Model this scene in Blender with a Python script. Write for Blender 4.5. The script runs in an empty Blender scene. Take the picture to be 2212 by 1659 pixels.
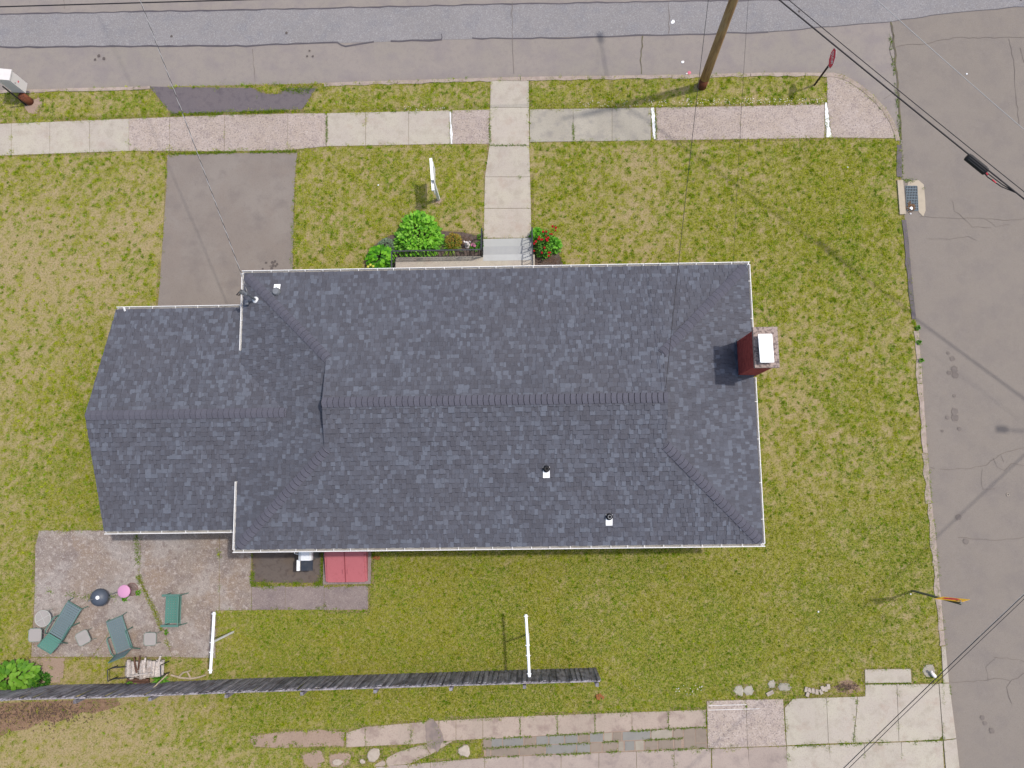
import bpy, bmesh, math, random
import numpy as np
from mathutils import Matrix, Vector
R_ = random.Random(7)
NP = np.random.default_rng(11)
scene = bpy.context.scene
col = scene.collection
# ------------------------------------------------------------------ camera
FL, IW, IH, CH = 1683.0, 2212.0, 1659.0, 27.0
PITCH, ROLL, YAW = 0.1302, 0.0192, -0.0152
RM = Matrix.Rotation(YAW, 3, 'Z') @ Matrix.Rotation(PITCH, 3, 'X') @ Matrix.Rotation(ROLL, 3, 'Y')
cd = bpy.data.cameras.new('camera'); cam = bpy.data.objects.new('camera', cd); col.objects.link(cam)
cam.matrix_world = Matrix.Translation((0, 0, CH)) @ RM.to_4x4()
cd.sensor_fit = 'HORIZONTAL'; cd.sensor_width = 36.0; cd.lens = 36.0 * FL / IW
cd.clip_start = 0.5; cd.clip_end = 2000
scene.camera = cam
# ------------------------------------------------------------------ light
SUN_EL, SUN_AZ = math.radians(65.5), math.radians(18.5)      # azimuth measured from +x towards +y
SUNV = Vector((math.cos(SUN_EL) * math.cos(SUN_AZ), math.cos(SUN_EL) * math.sin(SUN_AZ), math.sin(SUN_EL)))
w = bpy.data.worlds.new('World'); scene.world = w; w.use_nodes = True
nt = w.node_tree; bg = nt.nodes['Background']
sky = nt.nodes.new('ShaderNodeTexSky'); sky.sky_type = 'NISHITA'; sky.sun_disc = False
sky.sun_elevation = SUN_EL; sky.sun_rotation = math.pi / 2 - SUN_AZ
sky.dust_density = 3.0; sky.air_density = 1.2; sky.ozone_density = 0.6
nt.links.new(sky.outputs[0], bg.inputs[0]); bg.inputs[1].default_value = 0.15
sd = bpy.data.lights.new('sun', 'SUN'); sd.energy = 2.3; sd.angle = math.radians(1.4); sd.color = (1.0, 0.955, 0.89)
sun = bpy.data.objects.new('sun', sd); col.objects.link(sun); sun.location = (10, 5, 40)
sun.rotation_euler = SUNV.to_track_quat('Z', 'Y').to_euler()
scene.view_settings.view_transform = 'Standard'; scene.view_settings.look = 'None'
scene.view_settings.exposure = 0.40; scene.view_settings.gamma = 1.0
scene.render.engine = 'CYCLES'

# ------------------------------------------------------------------ measuring helpers
def at(x, y, z=0.0):
    """the place, at height z, that stands at this spot of the survey picture (2212 x 1659)"""
    d = RM @ Vector(((x - IW / 2) / FL, -(y - IH / 2) / FL, -1.0))
    t = (z - CH) / d.z
    return Vector((t * d.x, t * d.y, z))
def a2(x, y, z=0.0):
    p = at(x, y, z); return (p.x, p.y)
def interp(pts, x):
    return float(np.interp(x, [p[0] for p in pts], [p[1] for p in pts]))
# ------------------------------------------------------------------ colour and material helpers
K = 0.60
def lin(c): return c / 12.92 if c <= 0.04045 else ((c + 0.055) / 1.055) ** 2.4
def C(r, g, b, k=None): return tuple(lin(v / 255.0) * (K if k is None else k) for v in (r, g, b)) + (1.0,)
MATS = {}
def nn(t, kind, **kw):
    n = t.nodes.new(kind)
    for k, v in kw.items(): setattr(n, k, v)
    return n
def mixc(t, fac, a, b, blend='MIX'):
    m = nn(t, 'ShaderNodeMix', data_type='RGBA', blend_type=blend)
    for sock, v in ((m.inputs[0], fac), (m.inputs[6], a), (m.inputs[7], b)):
        if hasattr(v, 'links') or isinstance(v, bpy.types.NodeSocket): t.links.new(v, sock)
        else: sock.default_value = v
    return m.outputs[2]
def ramp(t, src, p0, p1, c0=0.0, c1=1.0):
    m = nn(t, 'ShaderNodeMapRange'); m.inputs[1].default_value = p0; m.inputs[2].default_value = p1
    m.inputs[3].default_value = c0; m.inputs[4].default_value = c1
    t.links.new(src, m.inputs[0]); return m.outputs[0]
def noise(t, vec, scale, detail=2.0, rough=0.5, stretch=None):
    n = nn(t, 'ShaderNodeTexNoise'); n.inputs['Scale'].default_value = scale
    n.inputs['Detail'].default_value = detail; n.inputs['Roughness'].default_value = rough
    if stretch:
        mp = nn(t, 'ShaderNodeMapping'); mp.inputs['Scale'].default_value = stretch
        t.links.new(vec, mp.inputs[0]); vec = mp.outputs[0]
    t.links.new(vec, n.inputs['Vector']); return n.outputs['Fac']
def mat(name, base, layers=(), rough=0.85, bump=0.0, bscale=60.0, attr=None, objrand=0.0, metal=0.0, spec=0.3, trans=0.0):
    """layers: (scale, lo, hi, colour, strength[, stretch]) noise patches laid over the base colour"""
    if name in MATS: return MATS[name]
    m = bpy.data.materials.new(name); m.use_nodes = True; t = m.node_tree
    b = t.nodes['Principled BSDF']; geo = nn(t, 'ShaderNodeNewGeometry'); pos = geo.outputs['Position']
    c = None
    if attr:
        at_ = nn(t, 'ShaderNodeAttribute', attribute_name=attr); c = at_.outputs['Color']
    else:
        rgb = nn(t, 'ShaderNodeRGB'); rgb.outputs[0].default_value = base; c = rgb.outputs[0]
    for L in layers:
        n = noise(t, pos, L[0], 3.0, 0.6, L[5] if len(L) > 5 else None)
        f = ramp(t, n, L[1], L[2], 0.0, L[4])
        c = mixc(t, f, c, L[3])
    if objrand:
        oi = nn(t, 'ShaderNodeObjectInfo'); v = ramp(t, oi.outputs['Random'], 0, 1, 1 - objrand, 1 + objrand)
        hv = nn(t, 'ShaderNodeHueSaturation'); t.links.new(v, hv.inputs['Value']); t.links.new(c, hv.inputs['Color']); c = hv.outputs[0]
    t.links.new(c, b.inputs['Base Color'])
    b.inputs['Roughness'].default_value = rough; b.inputs['Metallic'].default_value = metal
    b.inputs['Specular IOR Level'].default_value = spec
    if bump:
        n = noise(t, pos, bscale, 3.0, 0.6)
        bp = nn(t, 'ShaderNodeBump'); bp.inputs['Strength'].default_value = bump; bp.inputs['Distance'].default_value = 0.02
        t.links.new(n, bp.inputs['Height']); t.links.new(bp.outputs[0], b.inputs['Normal'])
    if trans:
        out = t.nodes['Material Output']; tr = nn(t, 'ShaderNodeBsdfTranslucent'); t.links.new(c, tr.inputs[0])
        ms = nn(t, 'ShaderNodeMixShader'); ms.inputs[0].default_value = trans
        t.links.new(b.outputs[0], ms.inputs[1]); t.links.new(tr.outputs[0], ms.inputs[2]); t.links.new(ms.outputs[0], out.inputs[0])
    MATS[name] = m; return m

# ------------------------------------------------------------------ object helpers
WM = {}
def link(o, parent=None, local=False):
    col.objects.link(o)
    if parent is not None:
        o.parent = parent
        pw = WM.get(parent, Matrix.Identity(4))
        if not local: o.matrix_parent_inverse = pw.inverted(); WM[o] = o.matrix_basis.copy()
        else: WM[o] = pw @ o.matrix_basis
    else: WM[o] = o.matrix_basis.copy()
    return o
def tag(o, label=None, cat=None, group=None, kind=None):
    if label: o['label'] = label
    if cat: o['category'] = cat
    if group: o['group'] = group
    if kind: o['kind'] = kind
    return o
def empty(name, loc, label=None, cat=None, group=None, rz=0.0):
    o = bpy.data.objects.new(name, None); o.location = loc; o.rotation_euler = (0, 0, rz); o.empty_display_size = 0.2
    o.matrix_basis = Matrix.Translation(loc) @ Matrix.Rotation(rz, 4, 'Z')
    link(o); return tag(o, label, cat, group)
class MB:
    def __init__(s): s.v = []; s.f = []; s.c = []
    def add(s, verts, faces, colr=None):
        n = len(s.v); s.v += [tuple(p) for p in verts]; s.f += [tuple(i + n for i in f) for f in faces]
        s.c += [colr or (1, 1, 1, 1)] * len(verts); return s
    def box(s, c, size, M=None, colr=None, taper=1.0):
        hx, hy, hz = size[0] / 2, size[1] / 2, size[2] / 2
        vs = [Vector((x * (taper if z > 0 else 1), y * (taper if z > 0 else 1), z)) for z in (-hz, hz) for (x, y) in ((-hx, -hy), (hx, -hy), (hx, hy), (-hx, hy))]
        if M is not None: vs = [M @ p for p in vs]
        c = Vector(c); vs = [p + c for p in vs]
        return s.add(vs, [(3, 2, 1, 0), (4, 5, 6, 7), (0, 1, 5, 4), (1, 2, 6, 5), (2, 3, 7, 6), (3, 0, 4, 7)], colr)
    def bar(s, a, b, w, h, up=(0, 0, 1), colr=None):
        a, b = Vector(a), Vector(b); d = (b - a); L = d.length; d.normalize(); up = Vector(up)
        if abs(d.dot(up)) > 0.98: up = Vector((1, 0, 0))
        sx = d.cross(up).normalized(); sz = sx.cross(d)
        M = Matrix((d, sx, sz)).transposed()
        return s.box((a + b) / 2, (L, w, h), M, colr)
    def prism(s, pts, z0, z1, colr=None):
        n = len(pts)
        ar = sum(pts[i][0] * pts[(i + 1) % n][1] - pts[(i + 1) % n][0] * pts[i][1] for i in range(n))
        if ar < 0: pts = pts[::-1]
        vs = [(p[0], p[1], z0) for p in pts] + [(p[0], p[1], z1) for p in pts]
        fs = [tuple(range(n - 1, -1, -1)), tuple(range(n, 2 * n))] + [(i, (i + 1) % n, n + (i + 1) % n, n + i) for i in range(n)]
        return s.add(vs, fs, colr)
    def tube(s, pts, r, seg=8, colr=None, cap=True):
        pts = [Vector(p) for p in pts]; rs = r if isinstance(r, (list, tuple)) else [r] * len(pts)
        vs, fs = [], []; ref = None
        for i, p in enumerate(pts):
            d = ((pts[min(i + 1, len(pts) - 1)] - pts[max(i - 1, 0)])).normalized()
            if ref is None: ref = Vector((0, 0, 1)) if abs(d.z) < 0.9 else Vector((1, 0, 0))
            u = d.cross(ref).normalized(); v = u.cross(d).normalized()
            for k in range(seg):
                a = 2 * math.pi * k / seg; vs.append(p + u * (rs[i] * math.cos(a)) + v * (rs[i] * math.sin(a)))
        for i in range(len(pts) - 1):
            for k in range(seg): fs.append((i * seg + k, i * seg + (k + 1) % seg, (i + 1) * seg + (k + 1) % seg, (i + 1) * seg + k))
        if cap: fs += [tuple(range(seg - 1, -1, -1)), tuple((len(pts) - 1) * seg + k for k in range(seg))]
        return s.add(vs, fs, colr)
    def lathe(s, c, prof, seg=16, colr=None):
        c = Vector(c); vs, fs = [], []
        for (r, z) in prof:
            for k in range(seg):
                a = 2 * math.pi * k / seg; vs.append(c + Vector((r * math.cos(a), r * math.sin(a), z)))
        for i in range(len(prof) - 1):
            for k in range(seg): fs.append((i * seg + k, i * seg + (k + 1) % seg, (i + 1) * seg + (k + 1) % seg, (i + 1) * seg + k))
        fs += [tuple(range(seg - 1, -1, -1)), tuple((len(prof) - 1) * seg + k for k in range(seg))]
        return s.add(vs, fs, colr)
    def mesh(s, name, m, smooth=False, tone=False):
        me = bpy.data.meshes.new(name); me.from_pydata(s.v, [], s.f)
        if tone:
            a = me.color_attributes.new('tone', 'FLOAT_COLOR', 'POINT')
            a.data.foreach_set('color', np.array(s.c, dtype=np.float32).ravel())
        if m: me.materials.append(m)
        if smooth: me.polygons.foreach_set('use_smooth', [True] * len(me.polygons))
        me.update(); return me
    def build(s, name, m, parent=None, smooth=False, tone=False, local=False):
        return link(bpy.data.objects.new(name, s.mesh(name, m, smooth, tone)), parent, local)
def fast_mesh(name, verts, nper, m, colors=None, faces=None):
    """verts (n,3); every nper verts are one polygon unless faces (k,nper) is given"""
    me = bpy.data.meshes.new(name); n = len(verts)
    if faces is None: faces = np.arange(n, dtype=np.int32).reshape(-1, nper)
    k = len(faces)
    me.vertices.add(n); me.vertices.foreach_set('co', np.asarray(verts, np.float32).ravel())
    me.loops.add(k * nper); me.loops.foreach_set('vertex_index', faces.astype(np.int32).ravel())
    me.polygons.add(k); me.polygons.foreach_set('loop_start', np.arange(0, k * nper, nper, dtype=np.int32))
    try: me.polygons.foreach_set('loop_total', np.full(k, nper, dtype=np.int32))
    except Exception: pass
    me.update(calc_edges=True)
    if colors is not None:
        a = me.color_attributes.new('tone', 'FLOAT_COLOR', 'POINT')
        a.data.foreach_set('color', np.asarray(colors, np.float32).ravel())
    me.materials.append(m); return me
def blob(center, r, n=10, jitter=0.25, rnd=R_, sx=1.0, sy=1.0, rot=0.0):
    out = []
    for k in range(n):
        a = 2 * math.pi * k / n; q = r * (1 + rnd.uniform(-jitter, jitter))
        x, y = q * math.cos(a) * sx, q * math.sin(a) * sy
        out.append((center[0] + x * math.cos(rot) - y * math.sin(rot), center[1] + x * math.sin(rot) + y * math.cos(rot)))
    return out
def ribbon(pts, width, jit=0.0, rnd=R_):
    """2-D polyline -> polygon outline with a ragged width (width may be a list)"""
    P = [Vector((p[0], p[1], 0)) for p in pts]; L, Rr = [], []
    for i, p in enumerate(P):
        d = (P[min(i + 1, len(P) - 1)] - P[max(i - 1, 0)]).normalized(); n = Vector((-d.y, d.x, 0))
        wd = (width[i] if isinstance(width, (list, tuple)) else width) / 2
        L.append(p + n * wd * (1 + rnd.uniform(-jit, jit))); Rr.append(p - n * wd * (1 + rnd.uniform(-jit, jit)))
    return L, Rr
def ribbon_mb(mb, pts, width, z, jit=0.0, step=None, wobble=0.0, rnd=R_):
    if step:
        q = [];
        for a, b in zip(pts[:-1], pts[1:]):
            n = max(1, int(math.hypot(b[0] - a[0], b[1] - a[1]) / step))
            q += [(a[0] + (b[0] - a[0]) * k / n + rnd.uniform(-wobble, wobble), a[1] + (b[1] - a[1]) * k / n + rnd.uniform(-wobble, wobble)) for k in range(n)]
        pts = q + [pts[-1]]
    L, Rr = ribbon(pts, width if not isinstance(width, (list, tuple)) else list(np.interp(np.linspace(0, 1, len(pts)), np.linspace(0, 1, len(width)), width)), jit, rnd)
    vs = []
    for l, r in zip(L, Rr): vs += [(l.x, l.y, z), (r.x, r.y, z)]
    mb.add(vs, [(2 * i, 2 * i + 1, 2 * i + 3, 2 * i + 2) for i in range(len(L) - 1)])

# value noise in the plane
_LAT = NP.random((256, 256)).astype(np.float32)
def vn(x, y, s, o=0):
    x = np.asarray(x) * s + 37.3 * o + 900; y = np.asarray(y) * s + 91.7 * o + 900
    xi = np.floor(x).astype(int); yi = np.floor(y).astype(int); fx = x - xi; fy = y - yi
    fx = fx * fx * (3 - 2 * fx); fy = fy * fy * (3 - 2 * fy)
    g = lambda a, b: _LAT[a & 255, b & 255]
    return (g(xi, yi) * (1 - fx) + g(xi + 1, yi) * fx) * (1 - fy) + (g(xi, yi + 1) * (1 - fx) + g(xi + 1, yi + 1) * fx) * fy
def inside(px, py, poly):
    r = np.zeros(px.shape, bool); n = len(poly)
    xs = [p[0] for p in poly]; ys = [p[1] for p in poly]
    bb = (px >= min(xs)) & (px <= max(xs)) & (py >= min(ys)) & (py <= max(ys))
    idx = np.nonzero(bb)
    if len(idx[0]) == 0: return r
    x = px[idx]; y = py[idx]; q = np.zeros(x.shape, bool)
    for i in range(n):
        x1, y1 = poly[i]; x2, y2 = poly[(i + 1) % n]
        if y1 == y2: continue
        c = ((y1 > y) != (y2 > y)) & (x < (x2 - x1) * (y - y1) / (y2 - y1) + x1); q ^= c
    r[idx] = q; return r
SOFT = []
HARD = []       # plan outlines that carry no grass

# ------------------------------------------------------------------ materials
M_ASPH = mat('asphalt_brown', C(161, 152, 142), [(0.25, .35, .65, C(166, 155, 148), .8), (1.5, .45, .7, C(150, 140, 139), .7), (7, .5, .72, C(148, 138, 134), .5), (40, .55, .7, C(186, 176, 172), .5), (50, .45, .3, C(120, 112, 110), .6)], .9, .25, 90)
M_ASPHE = mat('asphalt_side', C(150, 140, 130), [(0.25, .35, .65, C(154, 144, 134), .8), (1.3, .45, .7, C(141, 132, 126), .7), (6, .5, .72, C(156, 146, 137), .5), (40, .55, .7, C(172, 160, 154), .5), (50, .45, .3, C(106, 98, 98), .6)], .9, .25, 90)
M_STRIP = mat('asphalt_grey', C(152, 147, 146), [(0.4, .4, .65, C(158, 153, 153), .8), (2, .48, .7, C(140, 138, 143), .6), (26, .5, .68, C(192, 190, 190), .6), (30, .45, .3, C(106, 104, 110), .7)], .9, .3, 70)
M_DRIVE = mat('asphalt_drive', C(149, 138, 129), [(0.6, .4, .65, C(157, 147, 138), .9), (1.4, .5, .7, C(138, 128, 122), .8), (0.9, .5, .66, C(150, 137, 127), .6), (45, .56, .72, C(170, 158, 156), .4), (50, .44, .3, C(96, 86, 88), .5)], .9, .2, 90)
M_APRON = mat('asphalt_patch', C(118, 109, 112), [(0.9, .4, .65, C(122, 112, 113), .8), (4, .5, .7, C(96, 88, 95), .6), (45, .56, .72, C(160, 150, 150), .4)], .9, .25, 80)
M_TAR = mat('tar', C(92, 86, 92), [(3, .4, .7, C(108, 101, 104), .7)], .6)
M_CRACK = mat('crack_fill', C(112, 104, 92), [(5, .45, .6, C(116, 112, 76), .8)], .95)
M_SEAM = mat('crack_hair', C(128, 118, 112), [], .95)
M_CONC = mat('concrete_beige', C(202, 190, 177), [(0.9, .4, .65, C(208, 199, 180), .8), (3, .5, .7, C(184, 173, 157), .7), (1.7, .56, .7, C(186, 164, 148), .5), (40, .52, .68, C(164, 155, 144), .6), (45, .45, .3, C(216, 210, 198), .5)], .9, .2, 60, objrand=.035)
M_CONCP = mat('concrete_pink', C(191, 174, 160), [(0.9, .4, .65, C(199, 183, 173), .8), (3.5, .5, .7, C(168, 152, 146), .7), (22, .52, .64, C(132, 117, 114), .75), (26, .46, .34, C(222, 208, 200), .7)], .9, .3, 50, objrand=.035)
M_CONCG = mat('concrete_grey', C(184, 176, 160), [(1.1, .4, .65, C(194, 186, 170), .8), (2.5, .5, .68, C(162, 155, 146), .75), (40, .52, .68, C(146, 137, 131), .6), (44, .45, .3, C(206, 198, 190), .5)], .9, .25, 55, objrand=.04)
M_CONCR = mat('concrete_rosy', C(190, 173, 158), [(0.8, .42, .62, C(199, 180, 165), .9), (2.2, .5, .66, C(160, 139, 129), .75), (40, .52, .68, C(150, 130, 120), .5)], .9, .25, 55, objrand=.035)
M_CONCM = mat('concrete_mauve', C(186, 169, 158), [(1.0, .42, .64, C(194, 178, 166), .8), (2.4, .5, .68, C(160, 145, 138), .7), (40, .52, .68, C(150, 134, 128), .5)], .9, .25, 55, objrand=.04)
M_PATIO = mat('concrete_patio', C(164, 150, 139), [(0.45, .42, .6, C(164, 144, 127), .9), (1.1, .5, .64, C(146, 133, 127), .85), (0.7, .5, .6, C(180, 170, 163), .8), (6, .54, .66, C(200, 188, 179), .75), (5, .46, .34, C(136, 117, 110), .6), (26, .54, .66, C(214, 202, 194), .6), (30, .46, .32, C(118, 102, 98), .6)], .92, .35, 45)
M_PATH = mat('concrete_path', C(156, 141, 137), [(1.2, .45, .65, C(138, 124, 124), .85), (5, .52, .68, C(170, 156, 150), .6), (26, .54, .68, C(196, 184, 178), .55), (30, .46, .32, C(118, 104, 102), .6)], .92, .35, 45, objrand=.04)
M_BROWN = mat('asphalt_brown_dark', C(116, 105, 98), [(1.2, .45, .65, C(116, 100, 86), .8), (6, .5, .7, C(88, 76, 72), .7), (40, .58, .72, C(146, 132, 122), .4)], .9, .2, 60)
M_KERB = mat('kerb_concrete', C(194, 176, 164), [(3, .45, .65, C(172, 154, 143), .8), (40, .52, .7, C(146, 128, 120), .6)], .9, .3, 50, objrand=.05)
M_BASIN = mat('basin_concrete', C(205, 190, 168), [(4, .45, .7, C(190, 176, 156), .7), (50, .6, .8, C(165, 150, 135), .4)], .9, .2, 50)
M_WHITE = mat('white_paint', C(232, 232, 232, .8), [(6, .55, .8, C(205, 203, 200, .8), .5)], .5)
M_WHITEB = mat('white_bright', C(245, 245, 245, .86), [], .45)
M_GUT = mat('gutter_white', C(236, 234, 232, .84), [(7, .55, .8, C(200, 196, 190, .8), .35)], .45)
M_GUTIN = mat('gutter_inside', C(178, 174, 168), [(5, .45, .7, C(140, 134, 124), .7)], .8)
M_DIRT = mat('soil', C(176, 152, 134), [(2, .45, .65, C(188, 164, 146), .8), (20, .5, .7, C(150, 126, 110), .6)], 1, .4, 40)
M_MULCH = mat('mulch', C(112, 97, 90), [(8, .45, .7, C(66, 54, 50), .8), (40, .5, .75, C(128, 112, 104), .7)], 1, .6, 50)
M_THATCH = mat('thatch', C(162, 144, 106), [(0.25, .4, .65, C(140, 130, 70), .6), (1.5, .45, .7, C(120, 118, 50), .7), (12, .45, .7, C(172, 152, 112), .6), (40, .45, .75, C(112, 100, 58), .6)], 1, .5, 40)
M_TURF = mat('turf', (1, 1, 1, 1), [(7, .52, .66, C(194, 172, 140), .45), (16, .5, .64, C(112, 112, 30), .6), (28, .47, .34, C(200, 182, 144), .4)], 1, .5, 40, attr='tone')
M_GRASS = mat('grass_blade', (1, 1, 1, 1), [], .8, attr='tone', trans=.36, spec=.15)
M_LEAF = mat('leaf', (1, 1, 1, 1), [], .6, attr='tone', trans=.32, spec=.25)
M_SHING = mat('shingle', (1, 1, 1, 1), [(45, .5, .7, C(122, 124, 136), .3), (60, .46, .32, C(58, 58, 66), .35), (0.4, .45, .65, C(104, 100, 104), .18)], .92, .2, 120, attr='tone', spec=.2)
M_CAP = mat('ridge_shingle', C(103, 102, 113), [(45, .5, .7, C(114, 114, 124), .3), (60, .46, .32, C(60, 60, 68), .35)], .92, .2, 120, objrand=.06, spec=.2)
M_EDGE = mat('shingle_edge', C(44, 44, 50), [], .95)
M_DECK = mat('roof_underlay', C(48, 48, 54), [], .95)
M_BRICK = mat('brick_red', C(196, 88, 78), [(10, .45, .7, C(148, 56, 52), .7), (60, .6, .8, C(190, 110, 98), .4)], .9, .2, 80, objrand=.12)
M_MORTAR = mat('mortar', C(176, 120, 110), [], .95)
M_CAPST = mat('chimney_cap_concrete', C(188, 168, 158), [(14, .5, .6, C(112, 98, 94), .85), (40, .55, .7, C(206, 188, 178), .5)], .95, .5, 40)
M_FLASH = mat('flashing', C(92, 102, 116), [(20, .45, .7, C(70, 80, 96), .8)], .6)
M_YELLOW = mat('yellow_siding', C(214, 205, 130), [(1, .4, .7, C(204, 196, 124), .5)], .7)
M_GLASS = mat('window_glass', C(60, 70, 80), [], .08, spec=.6)
M_GREY = mat('grey_metal', C(150, 152, 156), [(8, .45, .7, C(128, 130, 136), .5)], .45, metal=.4)
M_BLACK = mat('black_metal', C(40, 40, 44), [], .5)
M_RUBBER = mat('black_rubber', C(44, 44, 48), [(6, .5, .7, C(60, 60, 64), .4)], .7)
M_IRON = mat('iron_railing', C(66, 68, 74), [], .5)
M_POLE = mat('pole_wood', C(202, 164, 112), [(9, .45, .7, C(160, 120, 82), .8, (1, 1, .12)), (30, .5, .7, C(122, 94, 72), .6, (1, 1, .06)), (2.0, .52, .72, C(190, 180, 160), .7, (1, 1, .3))], .9, .4, 40)
M_POLEB = mat('pole_wood_base', C(136, 78, 52), [(12, .45, .7, C(78, 50, 42), .9, (1, 1, .2))], .9, .4, 40)
M_FENCE = mat('fence_wood', C(172, 166, 172), [(6, .42, .62, C(104, 96, 101), .8, (1, 1, .3)), (30, .5, .66, C(188, 186, 196), .7, (1, 1, .05)), (3, .55, .7, C(100, 86, 78), .6)], .95, .3, 50, objrand=.3)
M_RED = mat('sign_red', C(205, 30, 58, 1.0), [], .5)
M_SIGNW = mat('sign_white', C(236, 232, 232, .8), [], .5)
M_SIGNY = mat('sign_yellow', C(255, 196, 20, 1.0), [(5, .45, .7, C(250, 184, 18, 1.0), .5)], .5)
M_POST = mat('post_green', C(128, 130, 116), [(8, .45, .7, C(78, 78, 70), .5)], .6)
M_POSTB = mat('post_brown', C(62, 40, 34), [(8, .45, .7, C(44, 30, 28), .5)], .7)
M_HATCH = mat('hatch_red', C(206, 117, 123), [(0.8, .4, .65, C(212, 124, 129), .7), (6, .54, .7, C(188, 104, 108), .6)], .6)
M_KETTLE = mat('kettle_enamel', C(88, 96, 110), [], .5, spec=.4)
M_STEEL = mat('stainless', C(238, 239, 243, .85), [], .4, metal=.1)
M_PINK = mat('pink_plastic', C(232, 168, 206), [], .5)
M_PINKW = mat('pink_wire', C(150, 112, 108), [], .6)
M_GFRAME = mat('green_frame', C(98, 140, 128), [], .5)
M_GWEB = mat('green_webbing', C(94, 148, 134), [], .6)
M_DWEB = mat('teal_webbing', C(124, 142, 146), [], .6)
M_TGLASS = mat('table_glass', C(186, 178, 172), [(3, .45, .7, C(170, 166, 156), .5)], .25, spec=.5)
M_TFRAME = mat('table_frame', C(146, 160, 148), [], .5)
M_LOG = mat('log_weathered', C(222, 212, 205), [(5, .48, .66, C(180, 164, 154), .8), (30, .5, .72, C(112, 96, 90), .7)], .95, .5, 30, objrand=.14)
M_LOGD = mat('log_dark', C(118, 88, 74), [(6, .45, .7, C(80, 58, 50), .8)], .95, .5, 30, objrand=.1)
M_STICK = mat('branch_wood', C(206, 188, 164), [(6, .5, .7, C(170, 148, 126), .6)], .95)
M_FLAG = [mat('flagstone_%s' % n, c, [(3, .45, .7, d, .7), (30, .55, .75, e, .4)], .9, .3, 40, objrand=.06) for n, c, d, e in (
    ('blue', C(154, 151, 144), C(144, 141, 137), C(168, 165, 158)), ('brown', C(160, 145, 130), C(146, 131, 119), C(178, 163, 148)), ('pale', C(176, 166, 150), C(160, 150, 136), C(192, 182, 166)))]
M_STONEW = mat('pale_stone', C(206, 192, 176), [(6, .45, .7, C(180, 164, 150), .8)], .9, .4, 40, objrand=.06)
M_STEP = mat('step_grey', C(208, 209, 208), [(3, .45, .7, C(198, 198, 198), .6)], .8)
M_STAIN = mat('oil_stain', C(106, 96, 92), [], .8)
M_STAIN2 = mat('faint_stain', C(128, 118, 112), [(6, .45, .6, C(138, 128, 121), .9)], .85)
M_DSTAIN = mat('damp_stain', C(146, 132, 126), [(4, .42, .62, C(168, 150, 140), .8)], .9)
M_STATUE = mat('statue_white', C(238, 230, 228, .8), [], .7)
M_ROSE = mat('rose_red', C(206, 24, 44), [], .6)
M_PINKF = mat('flower_pink', C(240, 150, 190), [], .6)
M_YEL = mat('flower_yellow', C(222, 222, 90), [], .6)
M_TRUNK = mat('stem_wood', C(96, 80, 60), [], .9)
M_CABLE = mat('cable_black', C(46, 42, 46), [], .6)
M_CABLEG = mat('cable_grey', C(186, 184, 184), [], .6)
M_BOX = mat('cabinet_white', C(222, 216, 212, .8), [(3, .5, .75, C(206, 200, 196, .8), .5)], .55)
M_LEAFB = mat('dead_leaf_brown', C(168, 110, 62), [(20, .45, .7, C(130, 84, 52), .7)], .9)

# ================================================================== SETTING
ROADZ = -0.10
gb = MB(); gb.add([(-700, -700, -.16), (700, -700, -.16), (700, 700, -.16), (-700, 700, -.16)], [(0, 1, 2, 3)])
tag(gb.build('ground', M_THATCH), kind='structure')
NEDGE = [(-3000, 262), (-400, 206), (0, 197), (55, 195), (325, 188), (700, 180), (1106, 168), (1506, 162), (1659, 158.5), (1799, 158.5)]
CORNER = [(1820, 163), (1839, 172), (1866, 190), (1891, 212), (1914, 237), (1929, 262), (1939, 287), (1943, 304)]
EEDGE = [(1946, 320), (1947, 383), (1954, 470), (1960, 510), (1967, 590), (1977, 690), (1983, 715), (1991.5, 829), (1995.5, 892), (2001.5, 979), (2009, 1067), (2016.5, 1129), (2021, 1179), (2026, 1244), (2032, 1294), (2039, 1384), (2041.5, 1395), (2049, 1474), (2070, 1659), (2130, 2150)]
BLOCK = [a2(*p) for p in NEDGE + CORNER + EEDGE]
BLOCK += [(BLOCK[-1][0] + .4, -60), (-70, -60), (-70, BLOCK[0][1])]
lw = MB(); lw.prism(BLOCK, -.15, 0.0); tag(lw.build('lawn', M_THATCH), kind='structure')
rd = MB()
rd.add([(x, y, ROADZ) for x, y in ((-90, 12.0), (10.0, 12.0), (10.0, -80), (19.7, -80), (19.7, 12.0), (90, 12.0), (90, 24.5), (-90, 24.5))], [tuple(range(8))])
road = tag(rd.build('road', M_ASPH), kind='structure')
for nm, pts in (('lawn', [(-90, 24.5), (90, 24.5), (90, 90), (-90, 90)]), ('lawn', [(19.7, -80), (90, -80), (90, 12.0), (19.7, 12.0)])):
    b = MB(); b.prism(pts, -.15, 0.0); tag(b.build(nm, M_THATCH), kind='structure')
ss = MB(); ss.add([(*a2(*p, ROADZ), ROADZ + .004) for p in [(1925, 47), (1939, 180), (1947, 302), (1930, 420), (1955, 830), (2000, 1659), (2040, 2400)]] + [(19.69, -60, ROADZ + .004), (19.69, 12, ROADZ + .004), (*a2(2900, -60, ROADZ), ROADZ + .004), (*a2(2212, 14, ROADZ), ROADZ + .004), (*a2(2034, 31, ROADZ), ROADZ + .004)], [tuple(range(12))]); ss.build('side_street', M_ASPHE, road)
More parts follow.
